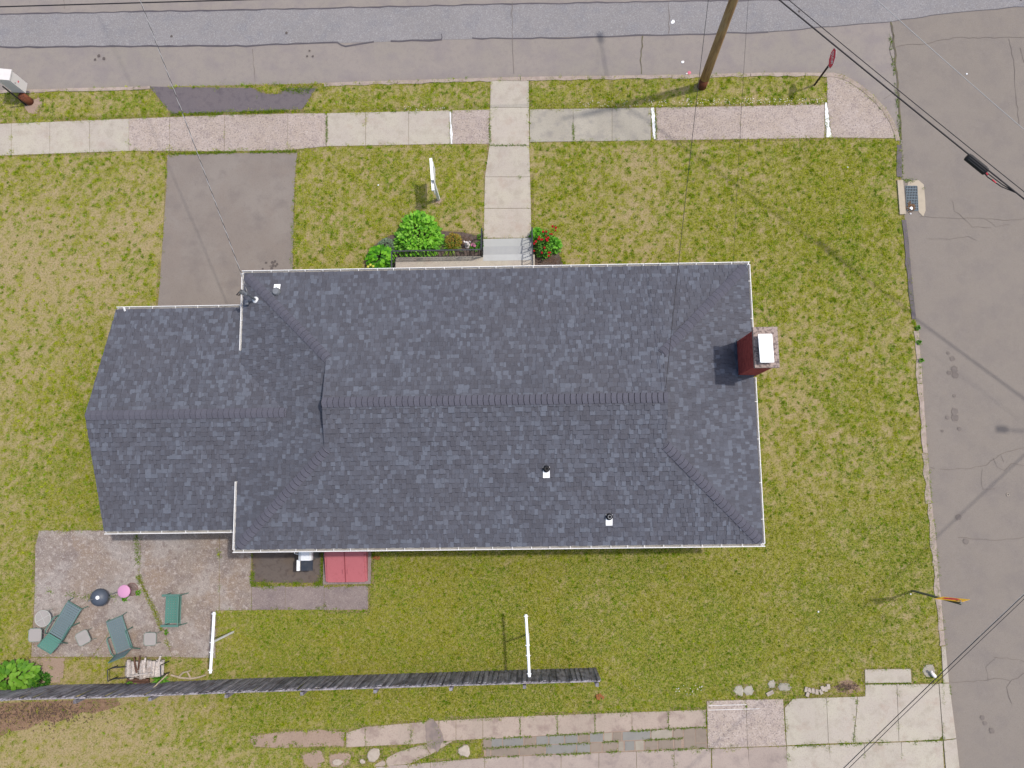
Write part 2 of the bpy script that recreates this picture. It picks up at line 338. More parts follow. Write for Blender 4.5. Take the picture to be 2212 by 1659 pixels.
# resurfaced strip of the street, its tar-sealed joints, cracks
UP = [(-600, 52), (0, 31), (553, 21), (1106, 9), (1659, 0), (2212, -14), (3000, -40)]
LO = [(-600, 116), (0, 102), (553, 99), (728, 93), (808, 91), (953, 86), (1106, 82.5), (1356, 77.5), (1506, 74), (1659, 69), (1929, 46), (2034, 31), (2212, 14), (3000, -60)]
sp = MB(); sx_ = sorted(set([p[0] for p in UP] + [p[0] for p in LO]))
sp.add([(*a2(x, interp(L_, x), ROADZ), ROADZ + .006) for x in sx_ for L_ in (UP, LO)], [(2 * i, 2 * i + 1, 2 * i + 3, 2 * i + 2) for i in range(len(sx_) - 1)])
sp.build('resurfaced_strip', M_STRIP, road)
def tar(ptsF, wd, m=M_TAR, name='tar_seam', jit=.35, wob=.02, z=ROADZ + .010, step=.35):
    b = MB(); ribbon_mb(b, [a2(*p, ROADZ) for p in ptsF], wd, z, jit, step, wob); return b.build(name, m, road)
tar(UP, .055); tar([(-600, 116), (0, 102), (240, 100), (553, 99), (640, 94), (728, 92.5), (737, 97), (746, 100), (775, 95), (808, 90.5)], .06)
tar([(845, 89), (890, 88), (953, 86)], .075); tar([(953, 87), (954, 80), (953, 73)], .03); tar([(1020, 83.5), (1106, 82.5), (1250, 82), (1356, 77.5), (1506, 74), (1659, 69)], .055)
tar([(1659, 69), (1800, 57), (1929, 46), (2034, 31), (2130, 22), (2212, 14), (2600, -20)], .03)
def crack(ptsF, wd=.02, m=M_SEAM): return tar(ptsF, wd, m, 'crack', .6, .025, ROADZ + .013, .18)
crack([(1925, 47), (1932, 100), (1939, 180), (1943, 240), (1947, 302)], .06, M_CRACK)
crack([(1930, 75), (1922, 105), (1929, 140)], .02)
crack([(1387, 77), (1388, 100), (1384, 130), (1386, 160)], .035, M_CRACK); crack([(1106, 9), (1107, 90), (1110, 160)], .014)
crack([(138, 0), (139, 20)], .014); crack([(1444, 2), (1446, 40), (1444, 73)], .02); crack([(545, 105), (549, 150), (551, 178)], .014)
crack([(1106, 5), (1104, 40)], .01)
crack([(1937, 100), (2000, 94), (2060, 82), (2212, 81)], .014); crack([(2179, 83), (2189, 130), (2194, 200), (2201, 270)], .014); crack([(2203, 105), (2212, 135)], .016)
crack([(1908, 213), (1925, 204), (1932, 200)], .012); crack([(1985, 468), (2050, 470), (2090, 472), (2130, 473), (2170, 476), (2212, 473)], .012)
crack([(2055, 430), (2062, 455), (2080, 470), (2100, 490), (2140, 492)], .01); crack([(2130, 473), (2150, 490), (2180, 485)], .01); crack([(2000, 517), (2050, 517), (2090, 510), (2110, 520)], .01)
crack([(2030, 1013), (2085, 1013), (2130, 1005), (2160, 982), (2212, 967)], .014); crack([(2120, 1013), (2121, 1057), (2150, 1056)], .012); crack([(2145, 990), (2155, 1010), (2170, 1017), (2185, 1000), (2212, 1006)], .012); crack([(2160, 982), (2168, 998)], .01)
crack([(2070, 1160), (2100, 1164), (2150, 1168), (2212, 1160)], .014); crack([(2050, 1473), (2100, 1472), (2150, 1466), (2180, 1470)], .012)
crack([(2146, 1420), (2160, 1421), (2200, 1425), (2212, 1430)], .012); crack([(2212, 1455), (2185, 1470), (2175, 1485), (2185, 1520)], .016); crack([(2135, 1470), (2130, 1440), (2150, 1422)], .01); crack([(2020, 1013), (2010, 1010)], .02)
# stains on the carriageway
def stain(F, r, m, z=ROADZ + .016, par=road, sx=1, sy=1, z0=ROADZ):
    b = MB(); p = blob(a2(*F, z0), r, 12, .18, R_, sx, sy); b.add([(x, y, z) for x, y in p], [tuple(range(12))]); return b.build('stain', m, par)
for i, (x, y, r) in enumerate([(2061, 798, .12), (2057, 775, .09), (2050, 805, .08), (2063, 810, .13), (2062, 888, .12), (2062, 902, .13), (2046, 902, .07), (2035, 931, .05), (2072, 926, .07), (2061, 855, .06), (2048, 763, .06), (2122, 1550, .08), (2127, 1562, .07), (2142, 1578, .09), (2070, 1117, .1), (2086, 1170, .1)]):
    stain((x, y), r, M_STAIN2, ROADZ + .0165 + i * .0002)
for i, (x, y, r) in enumerate([(214, 121, .06), (225, 127, .06), (206, 129, .05), (669, 110, .04), (664, 122, .04), (676, 122, .04), (371, 79, .05), (619, 72, .05), (2205, 0, .04), (1726, 25, .04)]):
    stain((x, y), r, M_STAIN, ROADZ + .0215 + i * .0002)
# ---- kerbs
kerb = tag(bpy.data.objects.new('kerb', None), kind='structure'); link(kerb)
def kerb_run(ptsF, wd, seg=2.4, m=M_KERB, name='kerb_stone', jit=.25, top=.03, sub=.3, both=False):
    P = [Vector((*a2(*p), 0)) for p in ptsF]; pts = []
    for a, b in zip(P[:-1], P[1:]):
        n = max(1, int((b - a).length / sub)); pts += [a.lerp(b, k / n) for k in range(n)]
    pts.append(P[-1]); cur = [pts[0]]; ln = 0; runs = []
    lim = seg * R_.uniform(.7, 1.2)
    for a, b in zip(pts[:-1], pts[1:]):
        cur.append(b); ln += (b - a).length
        if ln > lim: runs.append(cur); cur = [b]; ln = 0; lim = seg * R_.uniform(.7, 1.2)
    if len(cur) > 1: runs.append(cur)
    for c in runs:
        d0 = (c[1] - c[0]).normalized() * .008; d1 = (c[-1] - c[-2]).normalized() * .008
        c = [c[0] + d0] + c[1:-1] + [c[-1] - d1]
        out, inn = [], []
        for i, p in enumerate(c):
            d = (c[min(i + 1, len(c) - 1)] - c[max(i - 1, 0)]).normalized(); n = Vector((d.y, -d.x, 0))   # right-hand side: into the block
            out.append(p - n * (.012 + R_.uniform(-.01, .012) * jit * 3)); inn.append(p + n * wd * (1 + R_.uniform(-jit, jit)))
        b = MB(); b.prism([(p.x, p.y) for p in out + inn[::-1]], -.2, top + R_.uniform(-.006, .006)); b.build(name, m, kerb)
kerb_run([(-400, 206), (0, 197), (55, 195), (325, 188)], .10, 2.6)
kerb_run([(700, 180), (1106, 168), (1506, 162), (1659, 158.5), (1799, 158.5)], .12, 2.6)
kerb_run([(1799, 158.5)] + CORNER, .14, 9, jit=.03, sub=.15)
kerb_run([(1946, 313), (1947, 383)], .16, 3, M_APRON, 'asphalt_kerb', .1)
kerb_run([(1956, 475), (1960, 510), (1967, 590), (1977, 690)], .15, 4, M_APRON, 'asphalt_kerb', .2)
kerb_run([(1983, 715), (1991.5, 829), (1995.5, 892), (2001.5, 979), (2009, 1067), (2016.5, 1129), (2021, 1179), (2026, 1244), (2032, 1294), (2039, 1384), (2041, 1394)], .15, 2.0, jit=.32)
def slab(name, ptsF, m, parent, z1=.015, z0=-.06, hard=True, jit=0.0, world=False):
    pts = [(p if world else a2(*p, z1 if abs(z1) > .05 else 0)) for p in ptsF]
    if jit: pts = [(x + R_.uniform(-jit, jit), y + R_.uniform(-jit, jit)) for x, y in pts]
    if hard: HARD.append(pts)
    b = MB(); b.prism(pts, z0, z1 + R_.uniform(-.003, .003)); return b.build(name, m, parent)
for p in ([(2041.5, 1396), (2049, 1474), (2037, 1474), (2033, 1396)], [(2049.3, 1476), (2064.5, 1594), (2037, 1597), (2028, 1476)], [(2064.8, 1596), (2076, 1699), (2046, 1702), (2037.5, 1599.5)]):
    slab('kerb_stone', p, M_CONC, kerb, .03, -.2)

# ---- pavement along the street
walk = tag(bpy.data.objects.new('sidewalk', None), kind='structure'); link(walk)
def strip(parent, tops, bots, joints, mats, name='slab', z1=.015, gap=.7, skew=0):
    for i, (xa, xb) in enumerate(zip(joints[:-1], joints[1:])):
        xa, xb = xa + gap / 2, xb - gap / 2
        slab(name, [(xa + skew, interp(tops, xa)), (xb + skew, interp(tops, xb)), (xb - skew, interp(bots, xb)), (xa - skew, interp(bots, xa))], mats[i % len(mats)] if isinstance(mats, list) else mats, parent, z1)
TW = [(-400, 281), (0, 268), (278, 257), (553, 246), (705, 245), (968, 239), (1058, 237)]
BW = [(-400, 352), (0, 336), (278, 326), (553, 327), (640, 324), (705, 316), (968, 311), (1058, 311)]
js = [-390, -306, -222, -139, -58, 25, 108, 194, 279, 367, 485, 622, 706, 790, 883, 971]
mw = [M_CONC] * 8 + [M_CONCP] * 4 + [M_CONC] * 3
strip(walk, TW, BW, js, mw); strip(walk, TW, BW, [977, 1058], M_CONCP)
TE = [(1142, 237), (1659, 229), (1782, 226)]; BE = [(1142, 307), (1659, 300), (1782, 298)]
strip(walk, TE, BE, [1144, 1238, 1322, 1406], M_CONCG); strip(walk, TE, BE, [1417, 1600, 1781], M_CONCP, gap=.3)
for ptsF, wd_ in (([(972.5, 242), (973, 258), (975, 285), (975.5, 311)], [.04, .03, .09, .05]), ([(1409, 233), (1411, 255), (1413, 280), (1414, 301)], [.1, .12, .11, .06]), ([(1783.5, 222), (1785.5, 245), (1787.5, 270), (1790, 297)], [.05, .13, .13, .16])):
    b = MB(); ribbon_mb(b, [a2(*p) for p in ptsF], wd_, .0215, .3, .06, .004); b.build('white_patch', M_WHITE, walk)
    HARD.append([a2(p[0] - 3, p[1]) for p in ptsF] + [a2(p[0] + 3, p[1]) for p in ptsF[::-1]])
for x_, t_, b_2 in ((974, 241, 311), (1411.5, 234, 301), (1786.5, 222, 297)):
    b = MB(); b.prism([a2(x_ - 4.5, t_), a2(x_ + 3.2, t_), a2(x_ + 4.5, b_2), a2(x_ - 3.2, b_2)], -.05, .008); b.build('joint_fill', M_CONCG, walk)
arc = [(1799, 158.5)] + CORNER; inner = []
for i_, p_ in enumerate(arc):
    q0, q1 = arc[max(i_ - 1, 0)], arc[min(i_ + 1, len(arc) - 1)]; dx_, dy_ = q1[0] - q0[0], q1[1] - q0[1]; L_ = math.hypot(dx_, dy_); inner.append(a2(p_[0] - dy_ / L_ * 7.6, p_[1] + dx_ / L_ * 7.6))
slab('corner_slab', [a2(1786, 166)] + inner + [a2(1936, 304), a2(1934, 299), a2(1796, 297), a2(1787, 222)], M_CONCP, walk, .016, world=True)
# front walk
fw = tag(bpy.data.objects.new('front_walk', None), kind='structure'); link(fw)
for ya, yb in ((174, 232), (232.8, 314), (314.8, 382), (382.8, 450), (450.8, 514)):
    xl = lambda y: np.interp(y, [174, 314, 330, 415, 515], [1060, 1058, 1049, 1047, 1045]); xr = lambda y: np.interp(y, [174, 314, 415, 515], [1142, 1143, 1146, 1147.5])
    slab('slab', [(xl(ya), ya), (xr(ya), ya), (xr(yb), yb), (xl(yb), yb)], M_CONC, fw, .018)
dw = slab('driveway', [(362, 335), (359, 415), (351, 530), (344, 635), (330, 760), (560, 760), (630, 640), (632, 580), (635.5, 415), (639, 360), (642, 330), (500, 331)], M_DRIVE, None, .012); tag(dw, kind='structure')
ap = slab('driveway_apron', [(322, 187), (345, 214), (370, 246), (500, 242), (653, 236), (668, 214), (683, 190), (620, 191), (600, 203), (575, 203), (545, 190), (430, 189)], M_APRON, None, .010); tag(ap, kind='structure')
for i, (x, y, r) in enumerate([(575, 568, .045), (588.5, 567, .055), (594.5, 565, .05), (599, 571, .045), (590, 574, .06), (595.5, 575, .04), (587.5, 580, .055), (584, 575, .025), (568, 581, .04), (592, 568, .03)]):
    stain((x, y), r, M_STAIN, .0175 + i * .0004, dw, z0=0)
# ---- back patio and path
patio = tag(bpy.data.objects.new('patio', None), kind='structure'); link(patio)
for p in ([(85, 1146), (77, 1180), (75, 1300), (68, 1419), (200, 1418), (247, 1350), (300, 1260), (304, 1146)], [(304.8, 1146), (301, 1260), (340, 1320), (372, 1419), (200.8, 1419), (248, 1350)],
          [(305.5, 1146), (301.5, 1260), (340.8, 1320), (373, 1419), (465, 1421), (466, 1319), (473.5, 1318), (473.5, 1130), (305.5, 1130)], [(474.5, 1130), (474.5, 1318), (543, 1318), (543, 1130)]):
    slab('slab', p, M_PATIO, patio, .012)
for x1, x2 in ((543.8, 616), (616.6, 700), (700.6, 795)): slab('slab', [(x1, 1268), (x2, 1265), (x2, 1316.5), (x1, 1317.5)], M_PATH, patio, .012)
pad = slab('grill_pad', [(545.5, 1150), (545.5, 1256), (552, 1258), (680, 1259), (690, 1255), (694, 1245), (694, 1150)], M_BROWN, None, .009); tag(pad, kind='structure')
# ---- neighbour's drive: slabs, flagstones
nd = tag(bpy.data.objects.new('neighbour_drive', None), kind='structure'); link(nd)
T1 = [(748, 1583), (766, 1572), (945, 1557), (1106, 1548), (1523, 1533)]; B1 = [(740, 1614), (888, 1607), (980, 1599), (1106, 1592), (1526, 1569)]
strip(nd, T1, B1, [748, 789, 888, 948, 985, 1043, 1123.5, 1203.5, 1285, 1365, 1443.5, 1525], M_CONCR, gap=.9)
T2 = [(810, 1657), (1045, 1637), (1106, 1634), (1526, 1617)]; B2 = [(810, 1730), (1045, 1712), (1106, 1709), (1526, 1692)]
strip(nd, T2, B2, [812, 930, 1047, 1130, 1212, 1293.5, 1375, 1456, 1536], M_CONCM, gap=.9)
slab('slab', [(833, 1639), (860, 1624), (900, 1612), (917, 1609), (930, 1630), (885, 1649), (836, 1655)], M_CONCR, nd, .013)
slab('slab', [(918, 1608.5), (950, 1604), (978, 1600), (955, 1615), (931, 1629)], M_CONCR, nd, .014)
slab('slab', [(812, 1650), (828, 1642), (832, 1646), (833, 1654), (808, 1656)], M_CONCR, nd, .012)
slab('slab', [(1527, 1514), (1611, 1511.5), (1614, 1613), (1529, 1615.5)], M_CONCP, nd, .02); slab('slab', [(1611.8, 1511.5), (1691, 1510), (1697.5, 1610), (1614.8, 1613)], M_CONCP, nd, .02)
for p in ([(1695, 1529), (1713, 1509), (1784.5, 1507), (1789, 1605.5), (1699, 1609.5)], [(1785.3, 1507), (1851, 1505), (1849, 1540), (1845, 1575), (1842, 1604), (1789.8, 1605.5)],
          [(1852.2, 1505), (1869, 1504), (1869, 1478.5), (1936.5, 1478), (1941, 1601), (1843.2, 1604), (1846.5, 1575), (1850.3, 1540)], [(1937.3, 1478), (2027, 1477.5), (2035, 1588), (2028, 1597), (1941.8, 1601)]):
    slab('slab', p, M_CONC, nd, .02)
xs = [1537, 1616, 1699, 1791.5, 1866.5, 1946.5, 2036]
for i, (xa, xb) in enumerate(zip(xs[:-1], xs[1:])):
    yt = lambda x: np.interp(x, [1537, 1700, 2036], [1617, 1612, 1600]); slab('slab', [(xa + .5, yt(xa)), (xb - .5, yt(xb)), (xb + 3.5, yt(xb) + 80), (xa + 2.5, yt(xa) + 80)], M_CONCM if i < 2 else M_CONC, nd, .018)
slab('slab', [(1868, 1446), (1966, 1444.5), (1968.5, 1474), (1868.5, 1475)], M_CONC, nd, .025)
slab('white_patch', [(1530, 1523.5), (1612, 1521), (1612, 1521.8), (1530, 1524.3)], M_WHITE, nd, .0265, .02, False); slab('white_patch', [(1530, 1533), (1640, 1530), (1640, 1530.8), (1530, 1533.8)], M_WHITE, nd, .0265, .02, False)
dk = MB(); dk.add([(*p, .0205) for p in blob(a2(937, 1589), .36, 16, .18, R_, .75, 1.4, .25)], [tuple(range(16))]); dk.build('stain', M_DSTAIN, nd)
# flagstones: zoom measurements of the 2 rows (x0, x1, row span)
HARD.append([a2(*p) for p in [(1043, 1596), (1126, 1590), (1526, 1569), (1528, 1616), (1046, 1636)]])
fb = MB(); fb.add([(*a2(*p), .003) for p in [(1043, 1596), (1126, 1590.5), (1526, 1569.5), (1528, 1616.5), (1046, 1636)]], [(4, 3, 2, 1, 0)]); fb.build('bedding', M_DIRT, nd)
def ft(x): return interp([(1043, 1597), (1526, 1571)], x)
def fbm(x): return interp([(1043, 1635), (1526, 1615)], x)
row1 = [(1043, 1061, 1), (1061, 1085, 0), (1086, 1131, 0), (1132, 1157, 1), (1158, 1185, 0), (1186, 1219, 0), (1220, 1249, 0), (1250, 1272, 1), (1273, 1303, 0), (1304, 1322, 2), (1323, 1343, 1), (1344, 1405, 0), (1406, 1453, 2), (1454, 1476, 1)]
row2 = [(1050, 1060, 1), (1061, 1121, 1), (1122, 1177, 1), (1178, 1245, 0), (1246, 1275, 0), (1276, 1300, 1), (1301, 1334, 1), (1335, 1348, 2), (1349, 1371, 0), (1372, 1391, 2), (1392, 1421, 1), (1422, 1455, 1), (1456, 1472, 1)]
for (rw, f0, f1) in ((row1, 0.0, .47), (row2, .5, 1.0)):
    for a, b, k in rw:
        pts = [(x + R_.uniform(-.6, .6), ft(x) + (fbm(x) - ft(x)) * f + R_.uniform(-.5, .5)) for x, f in ((a + .7, f0), ((a + b) / 2, f0), (b - .7, f0), (b - .7, f1 - .02), ((a + b) / 2, f1 - .02), (a + .7, f1 - .02))]
        slab('flagstone', pts, M_FLAG[k], nd, .014, -.02, False)
for p, k in (([(1477, 1573), (1501, 1571.5), (1502, 1617), (1478, 1618)], 1), ([(1503, 1571), (1525, 1570), (1526, 1604), (1503, 1604.5)], 1), ([(1503, 1606), (1526, 1605.5), (1527, 1615), (1503, 1616.5)], 1)): slab('flagstone', p, M_FLAG[k], nd, .014, -.02, False)
def rock(name, F, r, m, par=None, h=.05, sx=1, sy=1, rot=0, n=9):
    b = MB(); c = a2(*F); p0 = blob(c, r, n, .2, R_, sx, sy, rot); p1 = [(c[0] + (x - c[0]) * .85, c[1] + (y - c[1]) * .85) for x, y in p0]
    b.add([(x, y, -.02) for x, y in p0] + [(x, y, h * .6) for x, y in p0] + [(x, y, h + R_.uniform(-.006, .006)) for x, y in p1],
          [(i, (i + 1) % n, n + (i + 1) % n, n + i) for i in range(n)] + [(n + i, n + (i + 1) % n, 2 * n + (i + 1) % n, 2 * n + i) for i in range(n)] + [tuple(range(2 * n, 3 * n))])
    HARD.append(p0); return b.build(name, m, par)
tag(rock('stone', (806, 1629), .22, M_STONEW), 'pale heart shaped stone in the grass below the concrete path', 'stone', 'stones in the rear grass')
tag(rock('stone', (783, 1644), .09, M_STONEW), 'smallest pale stone left of the heart shaped stone', 'stone', 'stones in the rear grass')
tag(rock('stone', (1004, 1621), .2, M_STONEW, n=11), 'round pale stone between the concrete path and the flagstones', 'stone', 'stones in the rear grass')
tag(rock('stone', (730, 1646), .14, M_STONEW, h=.03, sx=1.3, sy=.8), 'flat white stone lying on the right bare soil patch', 'stone', 'stones in the rear grass')
for nm, pts in (('soil_patch', blob(a2(678, 1642), .32, 14, .18, R_, 1.15, .95)), ('soil_patch', blob(a2(734, 1641), .34, 14, .15, R_, 1.1, .7)), ('soil_patch', [a2(*p) for p in [(540, 1590), (600, 1582), (690, 1576), (745, 1582), (742, 1612), (690, 1612), (600, 1616), (545, 1612)]]),
                ('soil_patch', blob(a2(948, 434), .12, 10, .3)), ('soil_patch', blob(a2(72, 228), .3, 12, .25)), ('soil_patch', [a2(*p) for p in [(70, 1421), (140, 1421), (135, 1476), (60, 1478), (40, 1440)]])):
    b = MB(); b.add([(x, y, .004) for x, y in pts], [tuple(range(len(pts)))]); tag(b.build(nm, M_DIRT), kind='structure')
    SOFT.append(pts)
for F, s, lab, m in (((1596, 1492), .19, 'left of two flat grey stepping stones in the grass', M_CONCG), ((1618, 1491), .18, 'right of two flat grey stepping stones in the grass', M_CONCG), ((1667, 1477), .13, 'narrow upright grey paver above the slanted cream brick', M_CONCG), ((1689, 1483), .13, 'grey paver touching the mulch coloured grass, left of its pair', M_CONCG), ((1700, 1484), .13, 'grey paver touching the mulch coloured grass, right of its pair', M_CONCG), ((2007, 1449), .2, 'flat grey stone under the white garden ornament', M_CONCG)):
    o = rock('stepping_stone', F, s, m, h=.02, n=6); tag(o, lab, 'stone', 'flat stones near the neighbour drive')
kb = [(1741, 1489), (1748, 1491), (1756, 1492), (1764, 1494), (1773, 1494), (1776, 1487), (1783, 1488), (1789, 1483), (1744, 1499)]
for i, F in enumerate(kb):
    b = MB(); c = at(*F, .02); b.box(c, (.1, .16, .08), Matrix.Rotation(R_.uniform(-.5, .5), 3, 'Z')); HARD.append(blob((c.x, c.y), .09, 6, 0))
    tag(b.build('edging_brick', M_STONEW), 'small cream edging brick in the curved row beside the mulch', 'brick', 'cream edging bricks')
b = MB(); b.box(at(1663, 1497, .02), (.24, .12, .08), Matrix.Rotation(.45, 3, 'Z')); tag(b.build('edging_brick', M_STONEW), 'lone slanted cream brick left of the curved brick row', 'brick')
# mulch beds
def bed(ptsF, m=M_MULCH, z=.02, w=None, hard=True):
    p = w or [a2(*q) for q in ptsF]
    if hard: HARD.append(p)
    b = MB(); b.prism(p, -.02, z); return tag(b.build('mulch_bed', m), kind='structure')
bed([(780, 600), (788, 577), (795, 552), (805, 533), (822, 520), (845, 508), (960, 500), (1000, 502), (1043, 512), (1044, 600)])
bed([(1150, 500), (1160, 498), (1188, 505), (1200, 530), (1216, 572), (1216, 600), (1150, 600)])
bed(None, mat('mulch_worn', C(160, 134, 112), [(6, .45, .66, C(176, 150, 126), .8), (30, .5, .68, C(120, 94, 80), .8)], 1, .6, 50), .008, w=blob(a2(1831, 1484), .4, 16, .2, R_, 1.05, .55), hard=False); bed([(-60, 1500), (0, 1519), (60, 1516), (165, 1512), (250, 1508), (262, 1522), (232, 1533), (200, 1541), (178, 1538), (150, 1552), (118, 1561), (96, 1556), (60, 1575), (20, 1580), (0, 1592), (-60, 1600)], mat('mulch_red', C(150, 120, 98), [(6, .45, .66, C(168, 138, 112), .8), (30, .5, .68, C(116, 88, 74), .8)], 1, .6, 50), .008, hard=False)

# ================================================================== HOUSE
X0, X1, Y0, Y1 = -8.99, 7.14, -1.90, 6.93          # outer gutter lines of the main roof
GI, ZE, SL = .10, 3.03, .295                       # gutter width, roof edge height, slope
RX0, RX1, RY0, RY1 = X0 + GI, X1 - GI, Y0 + GI, Y1 - GI
YM = (RY0 + RY1) / 2; HALF = (RY1 - RY0) / 2; ZR = ZE + SL * HALF
HS = 2.94; ZG = ZE + SL * HS; XG0, XG1 = RX0 + HS, RX1 - HS
GN, GS, GXW, GXR, GZ, GZR, GYM = 5.86, -1.233, -13.26, -13.48, 2.45, 3.50, 2.3135
GSL = (GZR - GZ) / (GN - GYM)
XJ = RX0 + (GZR - ZE) / SL                         # where the garage ridge meets the hip
GVN = GN - (ZE - GZ) / GSL; GVS = GS + (ZE - GZ) / ((GZR - GZ) / (GYM - GS))
house = empty('house', (-1, 2.5, 0), 'single storey house with dark grey shingled hip roof, white gutters and attached garage', 'house')
HARD.append([(X0 + .3, Y0 + .5), (X1 - .5, Y0 + .5), (X1 - .5, Y1 - .5), (X0 + .3, Y1 - .5)]); HARD.append([(GXW + .3, GS + .3), (-8, GS + .3), (-8, GN - .3), (GXW + .3, GN - .3)])
wl = MB(); wl.prism([(X0 + .6, Y0 + .6), (X1 - .6, Y0 + .6), (X1 - .6, Y1 - .6), (X0 + .6, Y1 - .6)], -.1, 2.93)
wall = wl.build('wall', M_YELLOW, house)
wl = MB(); wl.prism([(GXW + .35, GS + .45), (X0 + .59, GS + .45), (X0 + .59, GN - .45), (GXW + .35, GN - .45)], -.1, 2.36); wl.build('wall', M_YELLOW, house)
wl = MB(); wl.add([(GXW + .35, GS + .45, 2.36), (GXW + .35, GN - .45, 2.36), (GXW + .35, GYM, 3.36), (GXW + .5, GS + .45, 2.36), (GXW + .5, GN - .45, 2.36), (GXW + .5, GYM, 3.36)], [(0, 2, 1), (3, 4, 5), (0, 1, 4, 3), (1, 2, 5, 4), (2, 0, 3, 5)]); wl.build('gable_wall', M_YELLOW, house)
# openings
def window(x, y, nx, ny, z, wd, h):
    u = Vector((-ny, nx, 0)); n = Vector((nx, ny, 0)); c = Vector((x, y, z)) + n * .02
    f = MB()
    for s in (-1, 1): f.bar(c + u * s * wd / 2 - Vector((0, 0, h / 2)), c + u * s * wd / 2 + Vector((0, 0, h / 2)), .07, .07, n); f.bar(c - u * (wd / 2) + Vector((0, 0, s * h / 2)), c + u * (wd / 2) + Vector((0, 0, s * h / 2)), .09, .07, n)
    f.bar(c - u * wd / 2, c + u * wd / 2, .05, .05, n)
    fo = f.build('window', M_WHITE, house); g = MB(); g.box(c - n * .005, (abs(u.x) * wd + .02, abs(u.y) * wd + .02, h))
    g.build('pane', M_GLASS, fo)
for x in (-6.2, -3.4, 3.2, 5.2): window(x, Y1 - .6, 0, 1, 1.75, 1.3, 1.2)
for x in (-6.8, -1.4, 1.8, 4.8): window(x, Y0 + .6, 0, -1, 1.75, 1.2, 1.1)
for y in (.6, 5.4): window(X1 - .6, y, 1, 0, 1.75, 1.2, 1.1)
d = MB(); d.box((-.15, Y1 - .57, 1.55), (.95, .06, 2.05)); dr = d.build('door', M_WHITE, house); d = MB(); d.lathe((.2, Y1 - .5, 1.5), [(.01, -.03), (.03, 0), (.01, .03)], 8); d.build('handle', M_BLACK, dr)
d = MB()
for k in range(4): d.box((-10.9, GN - .42, .28 + k * .51), (2.6, .05, .49))
d.build('garage_door', M_WHITE, house)
# roof deck
rf = MB()
def rp(pts): rf.add(pts, [tuple(range(len(pts)))])
E1 = [(RX0, RY0, ZE), (RX1, RY0, ZE), (RX1, RY1, ZE), (RX0, RY1, ZE)]
YGS, YGN = RY0 + HS, RY1 - HS; OV = .05
low = [(XG0, YGS, ZG), (XG1, YGS, ZG), (XG1, YGN, ZG), (XG0, YGN, ZG)]
dz = -.012
def dn(p, k=dz): return (p[0], p[1], p[2] + k)
for q in ([E1[0], E1[1], low[1], low[0]], [E1[1], E1[2], low[2], low[1]], [E1[2], E1[3], low[3], low[2]], [E1[3], E1[0], low[0], low[3]],
          [(XG0 - OV, YGS, ZG), (XG1 + OV, YGS, ZG), (XG1 + OV, YM, ZR), (XG0 - OV, YM, ZR)], [(XG1 + OV, YGN, ZG), (XG0 - OV, YGN, ZG), (XG0 - OV, YM, ZR), (XG1 + OV, YM, ZR)]): rp([dn(p) for p in q])
GE = X0 + .55
gpS = [(GXW, GS, GZ), (GE, GS, GZ), (GE, GVS, ZE), (XJ, GYM, GZR), (GXR, GYM, GZR)]; gpN = [(GE, GN, GZ), (GXW, GN, GZ), (GXR, GYM, GZR), (XJ, GYM, GZR), (GE, GVN, ZE)]
gW = lambda y: GXW + (GXR - GXW) * (1 - abs(y - GYM) / (GN - GYM))
for q in ([gpS[0], gpS[1], gpS[2], (gW(GVS), GVS, ZE)], [(gW(GVS), GVS, ZE), (RX0, GVS, ZE), (XJ, GYM, GZR), (GXR, GYM, GZR)], [(GE, GN, GZ), (GXW, GN, GZ), (gW(GVN), GVN, ZE), (GE, GVN, ZE)], [(RX0, GVN, ZE), (gW(GVN), GVN, ZE), (GXR, GYM, GZR), (XJ, GYM, GZR)]): rp([dn(p) for p in q])
# soffits close the roof from below
rf.prism([(RX0, RY0), (RX1, RY0), (RX1, RY1), (RX0, RY1)], ZE - .14, ZE - .1); rf.prism([(GXW, GS), (GE, GS), (GE, GN), (GXW, GN)], GZ - .13, GZ - .09)
roof = rf.build('roof', M_DECK, house)
for (xa, sgn) in ((XG0, -1), (XG1, 1)):
    b = MB(); b.add([(xa, YGS, ZG - .01), (xa, YGN, ZG - .01), (xa, YM, ZR - .02)], [(0, 1, 2)]); b.build('gablet', M_DECK, roof)
for pts in ([(GXW, GN, GZ), (GXR, GYM, GZR)], [(GXW, GS, GZ), (GXR, GYM, GZR)]):
    b = MB(); b.bar(Vector(pts[0]) + Vector((.03, 0, -.1)), Vector(pts[1]) + Vector((.03, 0, -.1)), .03, .16); b.build('rake_board', M_WHITE, roof)
# ---- shingles
TONES = [(C(96, 96, 104), .30), (C(101, 102, 111), .32), (C(107, 109, 119), .22), (C(117, 121, 132), .16)]
def tone(r=R_):
    q = r.random(); a = 0
    for c, p in TONES:
        a += p
        if q < a: break
    k = r.uniform(.93, 1.07); return (c[0] * k, c[1] * k, c[2] * k, 1)
def clip(poly, a, b):
    out = []; n = len(poly)
    side = lambda p: (b[0] - a[0]) * (p[1] - a[1]) - (b[1] - a[1]) * (p[0] - a[0])
    for i in range(n):
        p, q = poly[i], poly[(i + 1) % n]; sp_, sq = side(p), side(q)
        if sp_ >= 0: out.append(p)
        if (sp_ > 0 and sq < 0) or (sp_ < 0 and sq > 0):
            t = sp_ / (sp_ - sq); out.append((p[0] + (q[0] - p[0]) * t, p[1] + (q[1] - p[1]) * t))
    return out
PIECES = []; EDGE_SHADE = C(62, 62, 71)
